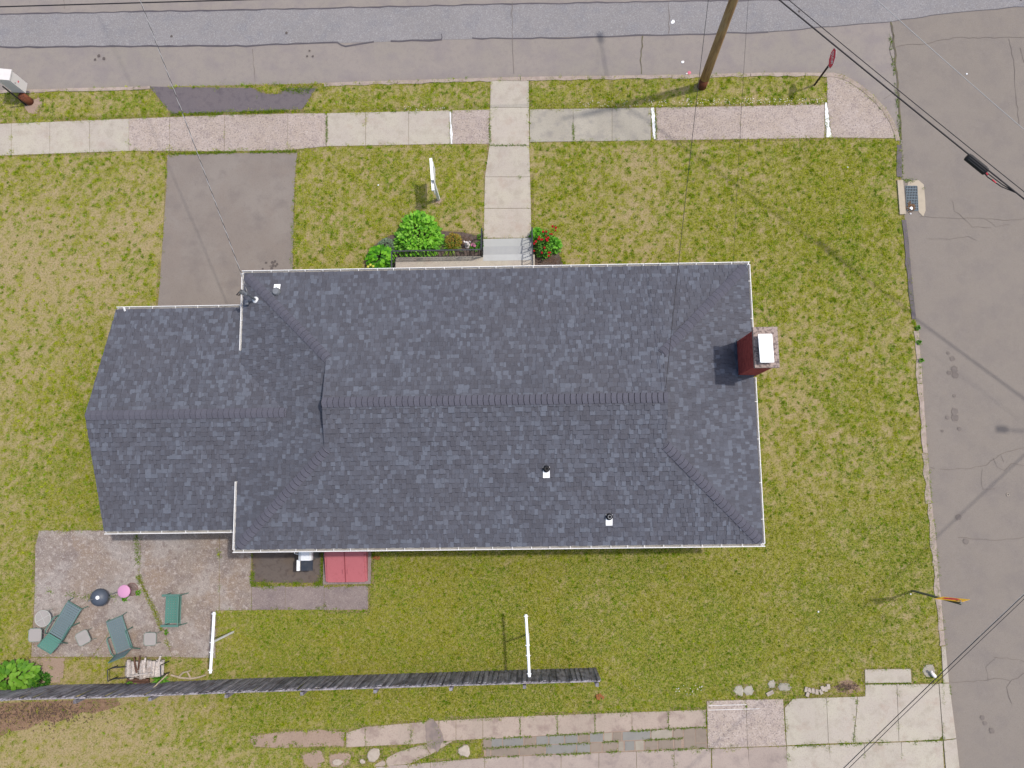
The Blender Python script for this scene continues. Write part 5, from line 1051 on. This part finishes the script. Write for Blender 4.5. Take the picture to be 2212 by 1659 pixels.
def shrub(name, F, rad, h, n, ll, lw_, cols, label, cat='shrub', zc=None, nseed=None, sy=1.0, group=None, upb=.45, hz=None):
    c = at(*F, hz if hz is not None else h * .6); c.z = 0; t = empty(name, c, label, cat, group)
    u = NP.normal(size=(n, 3)); u /= np.linalg.norm(u, axis=1, keepdims=True); u[:, 2] = np.abs(u[:, 2])
    rr_ = np.sqrt(u[:, 0] ** 2 + u[:, 1] ** 2) + 1e-3; u[:, :2] *= (np.where(NP.random(n) < .6, rr_ ** -.35, 1.0))[:, None]
    r = NP.uniform(.5, 1.0, n) ** .6; lump = .82 + .3 * vn(u[:, 0] * 2 + 7, u[:, 1] * 2 + u[:, 2] * 2, 1.3, len(name))
    P = u * (r * lump)[:, None] * np.array([rad, rad * sy, h * .95]) + np.array([c.x, c.y, .02])
    N = u + NP.normal(size=(n, 3)) * .55; N[:, 2] = N[:, 2] * .6 + upb * .3
    Q = leaf_quads(P, N, NP.uniform(.7, 1.25, n) * ll, NP.uniform(.8, 1.2, n) * lw_)
    cc = np.repeat(pick(cols, n), 4, 0)
    o = bpy.data.objects.new('foliage', fast_mesh('foliage', Q, 4, M_LEAF, cc)); link(o, t)
    b = MB()
    for k in range(7): a = k * .9; b.tube([(c.x + .03 * math.cos(a), c.y + .03 * math.sin(a), 0), (c.x + rad * .3 * math.cos(a), c.y + rad * .3 * sy * math.sin(a), h * .4), (c.x + rad * .6 * math.cos(a), c.y + rad * .6 * sy * math.sin(a), h * .72)], [.018, .012, .006], 6)
    b.build('stem', M_TRUNK, t); return t, c
GB = [C(122, 188, 44), C(142, 206, 60), C(84, 148, 32), C(160, 218, 84), C(102, 170, 38)]
shrub('hydrangea', (903, 506), .84, .85, 1700, .165, .05, GB, 'large round bright green shrub in front of the porch railing')
shrub('silver_plant', (833, 531), .33, .35, 1300, .05, .010, [C(130, 150, 124), C(150, 168, 142), C(112, 134, 108)], 'small silvery grey plant between the green shrub and the big leaved plant', 'plant')
shrub('barberry', (979, 518), .31, .5, 1100, .045, .014, [C(150, 140, 40), C(170, 116, 50), C(120, 140, 40), C(176, 150, 60)], 'small yellow and rust coloured round shrub beside the white statue')
t, c = shrub('rose_bush', (1178, 524), .42, .75, 900, .075, .026, [C(72, 130, 36), C(96, 160, 44), C(52, 104, 30), C(120, 182, 56)], 'rose bush with red flowers beside the right porch railing', sy=1.15)
ros = [(1194, 489), (1200, 492), (1200, 498), (1181, 500), (1188, 505), (1192, 506), (1179, 509), (1184, 514), (1180, 516), (1169, 518), (1172, 517), (1165, 512), (1154, 526), (1157, 522), (1154, 542), (1176, 535), (1170, 546), (1185, 546), (1188, 545), (1186, 553), (1182, 520), (1163, 516), (1173, 500)]
for k, F in enumerate(ros):
    p = at(*F, .78); b = MB(); r = R_.uniform(.03, .048)
    for q in range(3): b.lathe(p + Vector((R_.uniform(-.012, .012), R_.uniform(-.012, .012), q * .01)), [(.001, -.03), (r * (1 - q * .22), -.01), (r * (.95 - q * .25), .02), (r * .5 * (1 - q * .2), .01), (.001, .008)], 7)
    b.build('rose', M_ROSE, t)
shrub('green_perennial', (1161, 507), .22, .6, 260, .11, .034, [C(110, 184, 40), C(132, 200, 60), C(90, 160, 34)], 'light green leafy plant at the top of the right railing', 'plant'); shrub('green_perennial', (1197, 527), .24, .55, 260, .11, .032, [C(104, 176, 40), C(126, 194, 56), C(80, 150, 34)], 'light green leafy plant right of the roses', 'plant')
def bladeplant(name, F, n, L, cols, label, cat='plant', wd=.012):
    c = at(*F, .1); c.z = 0; t = empty(name, c, label, cat); a = NP.uniform(0, 6.283, n); el = NP.uniform(.25, 1.2, n); l = NP.uniform(.6, 1.1, n) * L
    D = np.stack([np.cos(a) * np.cos(el), np.sin(a) * np.cos(el), np.sin(el)], 1); S = np.stack([-np.sin(a), np.cos(a), 0 * a], 1) * wd; P = np.array([c.x, c.y, .02]) + D * .03
    m1 = P + D * l[:, None] * .55 + [0, 0, .03]; tip = P + D * l[:, None] - np.array([0, 0, 1.]) * (l * .28)[:, None]
    V = np.stack([P - S, P + S, m1 + S, m1 - S, m1 - S, m1 + S, tip + S * .1, tip - S * .1], 1).reshape(-1, 3)
    o = bpy.data.objects.new('blades', fast_mesh('blades', V, 4, M_LEAF, np.repeat(pick(cols, n), 8, 0))); link(o, t); return t, c
bladeplant('daylily', (973, 536), 46, .5, [C(120, 164, 44), C(96, 144, 36), C(146, 180, 60)], 'strappy green daylily in front of the rusty shrub')
t, c = bladeplant('flowering_plant', (1024, 534), 60, .2, [C(96, 160, 44), C(120, 184, 56)], 'small plant with pink flowers beside the white statue', 'plant', .022)
for dx, dy in ((-.02, .08), (.03, .02), (-.06, .05)):
    b = MB()
    for q in range(6): a = q * 1.05; b.add([c + Vector((dx, dy, .22)), c + Vector((dx + .045 * math.cos(a - .4), dy + .045 * math.sin(a - .4), .235)), c + Vector((dx + .06 * math.cos(a), dy + .06 * math.sin(a), .22)), c + Vector((dx + .045 * math.cos(a + .4), dy + .045 * math.sin(a + .4), .235))], [(0, 1, 2, 3)])
    b.build('flower', M_PINKF, t)
shrub('green_perennial', (1037, 530), .13, .25, 120, .07, .024, [C(88, 150, 40), C(70, 130, 34)], 'small green plant at the foot of the stair railing', 'plant'); shrub('green_perennial', (1037, 512), .1, .15, 90, .05, .018, [C(96, 150, 40), C(120, 170, 50)], 'tiny green plant by the walk edge above the stair railing', 'plant')
# statue
sb = at(1010, 531, .02); st = empty('garden_statue', sb, 'small white angel statue in the mulch bed', 'statue'); s0 = Vector((sb.x, sb.y, .02))
b = MB(); b.lathe(s0, [(.1, 0), (.1, .03), (.075, .04), (.07, .12), (.055, .2), (.06, .27), (.04, .33), (.02, .35)], 14); b.build('robe', M_STATUE, st, True)
b = MB(); b.lathe(s0 + Vector((.0, 0, .39)), [(.001, -.05), (.035, -.03), (.042, .0), (.035, .035), (.001, .05)], 12); b.build('head', M_STATUE, st, True)
for sg in (-1, 1): b = MB(); b.tube([s0 + Vector((sg * .03, .03, .26)), s0 + Vector((sg * .1, .06, .34)), s0 + Vector((sg * .12, .07, .22)), s0 + Vector((sg * .08, .06, .14))], [.012, .026, .022, .008], 6); b.build('wing', M_STATUE, st)
# plants whose single leaves can be told apart
def bigleaf_mesh(L, Wd, colr):
    colr = tuple(v * 1.25 for v in colr[:3]) + (1,)
    b = MB(); n = 7; vs = []
    for i in range(n):
        f = i / (n - 1); w_ = Wd * math.sin(math.pi * min(1, f * .92 + .06)) ** .8; zz = .12 * L * math.sin(f * 2.6) - .2 * L * f * f
        vs += [(f * L, -w_, zz + .25 * w_), (f * L, 0, zz), (f * L, w_, zz + .25 * w_)]
    b.add(vs, [(3 * i + j, 3 * i + 3 + j, 3 * i + 4 + j, 3 * i + 1 + j) for i in range(n - 1) for j in (0, 1)], colr); return b.mesh('leaf', M_LEAF, True, True)
def bigleaf_plant(name, F, nleaf, rad, h, L, Wd, cols, label, sx=1.0, sy=1.0):
    c = at(*F, h * .6); c.z = 0; t = empty(name, c, label, 'plant'); ms = [bigleaf_mesh(L * k, Wd * k, q) for q in cols for k in (.85, 1.05)]
    for i in range(nleaf):
        f = math.sqrt((i + .5) / nleaf); a = i * 2.399; x, y = rad * f * math.cos(a) * sx, rad * f * math.sin(a) * sy; z = h * (1 - .55 * f * f) * R_.uniform(.85, 1.08)
        M = Matrix.Translation((c.x + x, c.y + y, z)) @ Matrix.Rotation(a + R_.uniform(-.5, .5), 4, 'Z') @ Matrix.Rotation(R_.uniform(-.1, .45), 4, 'Y') @ Matrix.Rotation(R_.uniform(-.3, .3), 4, 'X')
        add_local('leaf', ms[R_.randrange(len(ms))], t, M)
    b = MB()
    for k in range(9): a = k * .7; b.tube([(c.x, c.y, 0), (c.x + rad * .6 * sx * math.cos(a), c.y + rad * .6 * sy * math.sin(a), h * .75)], [.012, .006], 5)
    b.build('stem', M_LEAF if False else M_TRUNK, t); return t, c
t, c = bigleaf_plant('big_leaf_plant', (823, 556), 110, .46, .55, .17, .058, [C(104, 178, 24), C(84, 156, 22), C(128, 196, 40), C(70, 136, 20)], 'bright green broad leaved plant at the left end of the porch', 1.0, .85)
for F in ((800, 572), (806, 575), (795, 576), (828, 572)): b = MB(); b.lathe(at(*F, .4), [(.001, -.02), (.05, 0), (.001, .03)], 7); b.build('flower', M_YEL, t)
bigleaf_plant('big_leaf_plant', (28, 1461), 110, .62, .75, .23, .078, [C(112, 164, 44), C(92, 144, 38), C(130, 178, 58)], 'green broad leaved plant in front of the fence at the left edge', 1.15, .6)
shrub('green_perennial', (80, 1471), .32, .45, 420, .09, .028, [C(64, 120, 34), C(84, 140, 40), C(50, 98, 28)], 'darker green plant right of the broad leaved plant by the fence', 'plant', sy=.7)
bladeplant('fern', (347, 1467), 120, .36, [C(96, 158, 40), C(74, 132, 34), C(120, 178, 54)], 'green fern growing between the firewood and the fence', 'plant', .02)
bladeplant('fern', (283, 1478), 40, .26, [C(110, 160, 44), C(84, 136, 36)], 'small green weed hanging over the fence below the firewood', 'plant', .018)
for F, lab in (((1985, 708), 'upper small green weed at the side street kerb'), ((1987, 738), 'middle small green weed at the side street kerb'), ((1991, 778), 'lower small green weed at the side street kerb'), ((268, 1294), 'green weed under the pink stool'), ((297, 1281), 'green weed right of the pink stool'), ((358, 1366), 'green weed below the strap bench')):
    bladeplant('weed', F, 26, .11, [C(104, 160, 40), C(84, 140, 34), C(128, 180, 60)], lab, 'weed', .02)

# ================================================================== GRASS
def fw_noise(x, y): return .5 * vn(x, y, .55, 1) + .5 * vn(x, y, 1.3, 2)
GX0, GX1, GY0, GY1, GC = -20.5, 17.0, -10.2, 16.0, .04
nx_, ny_ = int((GX1 - GX0) / GC), int((GY1 - GY0) / GC)
gx, gy = np.meshgrid(GX0 + (np.arange(nx_) + .5) * GC, GY0 + (np.arange(ny_) + .5) * GC)
mask = inside(gx, gy, BLOCK)
for pl_ in HARD: mask &= ~inside(gx, gy, pl_)
# greenness: broad patches (survey x, y, radius, amount)
SPOTS = [(150, 450, 260, -.16), (180, 560, 180, -.12), (120, 780, 220, -.02), (60, 1000, 200, .0), (60, 1250, 160, .10), (720, 440, 140, .02), (960, 420, 120, .06), (760, 360, 160, .10), (1350, 420, 220, -.02), (1650, 420, 200, .10), (1850, 500, 200, .14), (1850, 380, 120, .06),
         (1745, 760, 130, -.16), (1720, 900, 90, -.10), (1900, 900, 180, .10), (1850, 1150, 200, .0), (1950, 1100, 100, .10), (1300, 1300, 320, .16), (700, 1370, 220, .22), (560, 1340, 100, .15), (1000, 1300, 220, .12), (1700, 1450, 240, .22), (1500, 1480, 160, .20), (1850, 1350, 160, .1), (1000, 1520, 300, .26), (560, 1545, 80, .3),
         (300, 1590, 220, -.12), (150, 1620, 200, -.14), (60, 1150, 90, -.10), (40, 950, 90, -.10), (500, 1610, 160, -.1), (90, 1540, 90, -.12), (600, 1640, 300, -.02), (1450, 1250, 160, -.06), (240, 1000, 120, .10), (240, 870, 80, .12), (1960, 400, 60, -.15), (1930, 300, 40, .1), (1960, 1340, 60, -.2), (1831, 1484, 26, -.4), (1000, 480, 60, -.15), (780, 530, 80, -.12), (330, 230, 50, .1), (150, 225, 160, .04), (880, 215, 200, .08), (1500, 205, 300, .0), (1650, 215, 130, .1), (230, 1460, 60, .1), (420, 1440, 60, .0)]
def greenness(x, y):
    g = .535 + .05 / (1 + np.exp((y + 2.0) * 1.5))
    for (fx, fy, r, amt) in SPOTS:
        p = a2(fx, fy); r_ = r / 62.3; g = g + amt * np.exp(-((x - p[0]) ** 2 + (y - p[1]) ** 2) / (r_ * r_))
    return g
SOFTM = np.zeros_like(mask)
for pl_ in SOFT: SOFTM |= inside(gx, gy, pl_)
mask &= ~(SOFTM & (vn(gx, gy, 6, 33) < .8))
# greener fringe along the paving
fr = np.zeros_like(mask, float); inv = (~mask).astype(np.float32)
acc = inv.copy()
for k in range(1, 6):
    acc = np.maximum(acc, np.maximum(np.maximum(np.roll(acc, 1, 0), np.roll(acc, -1, 0)), np.maximum(np.roll(acc, 1, 1), np.roll(acc, -1, 1)))); fr += (acc > 0) * .18
G0 = greenness(gx, gy) + .06 * fr * (.4 + vn(gx, gy, .7, 9))
COARSE = 1.0 / (1 + np.exp((-gy - 0.5) * 1.2))         # front lawns are clumpy, the back lawn finer
def clumps(x, y, coarse):
    a = vn(x, y, 7.5, 3) * .45 + vn(x, y, 15.0, 4) * .55; b = vn(x, y, 8.0, 5) * .35 + vn(x, y, 19.0, 6) * .65
    return a * coarse + b * (1 - coarse)
broad = (vn(gx, gy, .45, 7) - .5) * .30 + (vn(gx, gy, 1.5, 8) - .5) * .16
GREEN = np.clip((G0 + broad - .5) * 1.0 + .5 + (clumps(gx, gy, COARSE) - .5) * 1.35, 0, 1)
STRAW = np.array(C(176, 158, 112)[:3]); SOILC = np.array(C(190, 164, 134)[:3]); OLIVE = np.array(C(148, 148, 50)[:3])
# turf sheet that carries the thatch colour
st_ = 3; gxs, gys, gms, gg_ = gx[::st_, ::st_], gy[::st_, ::st_], mask[::st_, ::st_], GREEN[::st_, ::st_]
H_, W_ = gms.shape; ok = gms.copy(); ok[:-1] &= gms[1:]; ok[:, :-1] &= gms[:, 1:]; ok[:-1, :-1] &= gms[1:, 1:]; ok[-1] = False; ok[:, -1] = False
vid = np.arange(H_ * W_).reshape(H_, W_); jj, ii = np.nonzero(ok)
tf = np.stack([vid[jj, ii], vid[jj, ii + 1], vid[jj + 1, ii + 1], vid[jj + 1, ii]], 1)
k_ = np.clip((gg_ - .22) / .45, 0, 1)[..., None]; sn = vn(gxs, gys, .8, 12)[..., None]
tc_ = (STRAW * (1 - sn * .35) + SOILC * sn * .35) * (1 - k_ * .9) + OLIVE * k_ * .9
tv = np.stack([gxs, gys, np.full_like(gxs, .006)], -1).reshape(-1, 3); used = np.unique(tf); remap = np.zeros(H_ * W_, int); remap[used] = np.arange(len(used))
tm_ = fast_mesh('turf', tv[used], 4, M_TURF, np.concatenate([tc_.reshape(-1, 3)[used], np.ones((len(used), 1))], 1), remap[tf])
tag(link(bpy.data.objects.new('turf', tm_)), kind='structure')
# blades
def blades_at(x, y, L, Wd, lean, z=0.0):
    n = len(x); a = NP.uniform(0, 6.283, n); d = np.stack([np.cos(a), np.sin(a)], 1); B = np.stack([x, y, np.full(n, z)], 1)
    tip = B + np.concatenate([d * (L * np.sin(lean))[:, None], (L * np.cos(lean))[:, None]], 1); S = np.stack([-d[:, 1], d[:, 0], 0 * a], 1) * Wd[:, None]
    return np.stack([B - S, B + S, tip], 1).reshape(-1, 3)
NB = 1150000
bx = NP.uniform(GX0, GX1, NB); by = NP.uniform(GY0, GY1, NB); ci = ((bx - GX0) / GC).astype(int).clip(0, nx_ - 1); cj = ((by - GY0) / GC).astype(int).clip(0, ny_ - 1)
MK = mask.copy(); dl = mask.copy()
for _ in range(2): dl = dl | np.roll(dl, 1, 0) | np.roll(dl, -1, 0) | np.roll(dl, 1, 1) | np.roll(dl, -1, 1)
MK |= dl & inside(gx, gy, BLOCK) & (vn(gx, gy, 4.5, 31) > .62)
keep = MK[cj, ci]; bx, by, ci, cj = bx[keep], by[keep], ci[keep], cj[keep]
g = GREEN[cj, ci]; n = len(bx); isg = NP.random(n) < np.clip((g - .40) * 5.0, 0.06, 1)
keep = isg | (NP.random(n) < .45); bx, by, g, isg = bx[keep], by[keep], g[keep], isg[keep]; n = len(bx)
L = np.where(isg, NP.uniform(.045, .085, n) * (.8 + .5 * g), NP.uniform(.035, .07, n)); Wd = np.where(isg, NP.uniform(.005, .010, n), NP.uniform(.003, .006, n)); lean = np.where(isg, NP.uniform(.4, 1.25, n), NP.uniform(1.0, 1.45, n))
GC1 = np.array([C(152, 160, 14)[:3], C(134, 148, 12)[:3], C(172, 178, 34)[:3], C(112, 134, 12)[:3], C(164, 158, 30)[:3]]); SC1 = np.array([C(214, 192, 150)[:3], C(186, 164, 118)[:3], C(164, 148, 80)[:3], C(148, 142, 50)[:3]])
GC2 = np.array([C(120, 150, 14)[:3], C(100, 134, 12)[:3], C(140, 164, 24)[:3]])
front = 1 / (1 + np.exp(-(by - 1.0) * .8))
lush = vn(bx, by, .9, 15) * .55 + vn(bx, by, 3.1, 17) * .45
fine = .72 + .56 * vn(bx, by, 13.0, 18) * .6 + .56 * vn(bx, by, 26.0, 19) * .4
pl2 = NP.random(n) < np.clip((lush - .52 + .14 * (1 - front)) * 5, 0, .9); cg = np.where(pl2[:, None], GC2[NP.integers(0, 3, n)], GC1[NP.integers(0, len(GC1), n)]) * (.9 + .18 * front)[:, None]; cs = SC1[NP.integers(0, len(SC1), n)]
cc = np.where(isg[:, None], cg, cs) * NP.uniform(.8, 1.2, (n, 1)) * fine[:, None] * 1.42
V = blades_at(bx, by, L, Wd, lean)
# separate tufts standing in the lawn
NT = 20000; tx = NP.uniform(GX0, GX1, NT); ty = NP.uniform(GY0, GY1, NT); ti = ((tx - GX0) / GC).astype(int).clip(0, nx_ - 1); tj = ((ty - GY0) / GC).astype(int).clip(0, ny_ - 1)
ft_ = 1 / (1 + np.exp(-(ty + 0.5) * 1.2)); okt = mask[tj, ti] & (NP.random(NT) < (.25 + .6 * ft_) * np.clip((GREEN[tj, ti] - .15) * 2.2, .12, 1))
tx, ty, ft_ = tx[okt], ty[okt], ft_[okt]; NT = len(tx); per = 26; tr = NP.uniform(.025, .065, NT) * (.7 + .4 * ft_)
tcol = np.array([C(160, 174, 22)[:3], C(142, 162, 18)[:3], C(122, 150, 16)[:3], C(176, 186, 44)[:3], C(106, 136, 16)[:3], C(134, 166, 30)[:3]])[NP.integers(0, 6, NT)] * 1.6
q_ = NP.normal(size=(NT, per, 2)) * (tr * .62)[:, None, None]; n2 = NT * per
bx2 = (tx[:, None] + q_[..., 0]).ravel(); by2 = (ty[:, None] + q_[..., 1]).ravel()
V = np.concatenate([V, blades_at(bx2, by2, NP.uniform(.05, .10, n2), NP.uniform(.006, .011, n2), NP.uniform(.35, 1.1, n2))])
cc = np.concatenate([cc, np.repeat(tcol, per, 0) * NP.uniform(.72, 1.22, (n2, 1))]); n = len(cc)
# broad weeds and clover: denser green tufts, white clover specks on the verge
tag(link(bpy.data.objects.new('lawn_grass', fast_mesh('lawn_grass', V, 3, M_GRASS, np.repeat(np.concatenate([cc, np.ones((n, 1))], 1), 3, 0)))), kind='stuff')
# grass in the joints and along edges
WV, WC = [], []
def weeds(ptsF, wd, dens, cols=(C(112, 140, 36), C(132, 152, 46), C(92, 124, 30)), L=.07, z=.0):
    P = [np.array(a2(*p)) for p in ptsF]
    for a, b in zip(P[:-1], P[1:]):
        ln = np.linalg.norm(b - a); k = int(ln * dens); 
        if k < 1: continue
        f = NP.random(k); q = a + (b - a) * f[:, None] + NP.normal(size=(k, 2)) * wd
        ok_ = vn(q[:, 0], q[:, 1], 2.2, 21) > .38; q = q[ok_]; k = len(q)
        WV.append(blades_at(q[:, 0], q[:, 1], NP.uniform(.5, 1.2, k) * L, NP.uniform(.006, .012, k), NP.uniform(.5, 1.3, k), z + .012)); WC.append(np.repeat(pick(cols, k), 3, 0))
for x in (706, 1058): weeds([(x, 248), (x + .5, 312)], .02, 220)
weeds([(370, 247), (520, 244), (655, 238)], .035, 260); weeds([(365, 333), (500, 329), (640, 328)], .03, 260); weeds([(1060, 314.5), (1140, 314)], .02, 160); weeds([(1238, 268), (1239, 304)], .02, 200); weeds([(1416.5, 250), (1417, 300)], .012, 120); weeds([(1784, 230), (1786, 290)], .02, 160)
for pts in ([(555, 196), (570, 200), (600, 203), (618, 196)], [(470, 189), (545, 190)], [(583, 188), (600, 185)], [(610, 196), (640, 198), (670, 192)]): weeds(pts, .09, 420)
weeds([(1925, 75), (1939, 190), (1947, 300), (1952, 385)], .03, 120, z=ROADZ); weeds([(1955, 388), (1990, 390), (1999, 405)], .04, 160, z=ROADZ)
weeds([(295, 1144), (301, 1260)], .05, 260); weeds([(300, 1245), (313, 1275), (330, 1310), (342, 1340), (352, 1365), (365, 1395)], .04, 330, (C(150, 150, 36), C(130, 140, 34), C(112, 136, 36))); weeds([(180, 1290), (255, 1287)], .06, 200); weeds([(100, 1278), (170, 1285)], .05, 120)
weeds([(544, 1200), (544, 1262), (690, 1261), (697, 1245), (698, 1195)], .05, 420); weeds([(700, 1262), (792, 1260)], .04, 160, (C(190, 180, 130), C(150, 150, 60)))
for (a, b) in (((1043, 1596), (1526, 1570)), ((1046, 1616), (1475, 1594)), ((1046, 1636), (1526, 1616)), ((1698, 1612), (1840, 1606)), ((1945, 1603), (2030, 1598)), ((1850, 1510), (1843, 1600)), ((1869, 1476), (1968, 1476)), ((2036, 1480), (2037, 1600)), ((2050, 1480), (2066, 1600))): weeds([a, b], .018, 130)
for x0_, x1_ in zip((1123, 1203, 1285, 1365, 1443, 1525), (1124, 1204, 1286, 1366, 1444, 1527)): weeds([(x0_, interp(T1, x0_)), (x1_, interp(B1, x1_))], .012, 70)
weeds([(2003, 990), (2012, 1070), (2020, 1140), (2028, 1240), (2037, 1350), (2046, 1420)], .04, 60, z=-.06)
if WV:
    V = np.concatenate(WV); tag(link(bpy.data.objects.new('joint_weeds', fast_mesh('joint_weeds', V, 3, M_GRASS, np.concatenate(WC)))), kind='stuff')
# white clover heads on the verge and yellow flecks
k = 900; q = []
for (x0_, x1_, y0_, y1_, nn_) in ((1470, 1780, 212, 227, 150), (1250, 1470, 214, 230, 50), (870, 960, 230, 240, 20), (1460, 1520, 1480, 1500, 25)):
    for _ in range(nn_): q.append(at(R_.uniform(x0_, x1_), R_.uniform(y0_, y1_), .07))
Q = np.array([[p.x, p.y, p.z] for p in q]); n = len(Q); r = .009
V = (Q[:, None, :] + np.array([[-r, -r, 0], [r, -r, 0], [r, r, .0], [-r, r, .0]])[None] + NP.uniform(-.004, .004, (n, 4, 3))).reshape(-1, 3)
tag(link(bpy.data.objects.new('clover_flowers', fast_mesh('clover_flowers', V, 4, M_STATUE))), kind='stuff')
# loose mulch chips
chips = MB()
for (F0, sx_, sy_, nn_) in (((1000, 520), 26, 10, 130), ((800, 560), 8, 12, 50), ((1190, 562), 18, 9, 120), ((1831, 1484), 20, 7, 90), ((90, 1540), 110, 26, 600)):
    for _ in range(nn_):
        p = at(F0[0] + R_.gauss(0, sx_ * .55), F0[1] + R_.gauss(0, sy_ * .55), .03); chips.box(p, (R_.uniform(.03, .08), R_.uniform(.01, .022), .012), Matrix.Rotation(R_.uniform(0, 6.3), 3, 'Z') @ Matrix.Rotation(R_.uniform(-.3, .3), 3, 'Y'))
tag(chips.build('mulch_chips', mat('mulch_chip', C(120, 98, 84), [(20, .4, .7, C(84, 66, 58), .8)], 1)), kind='stuff')
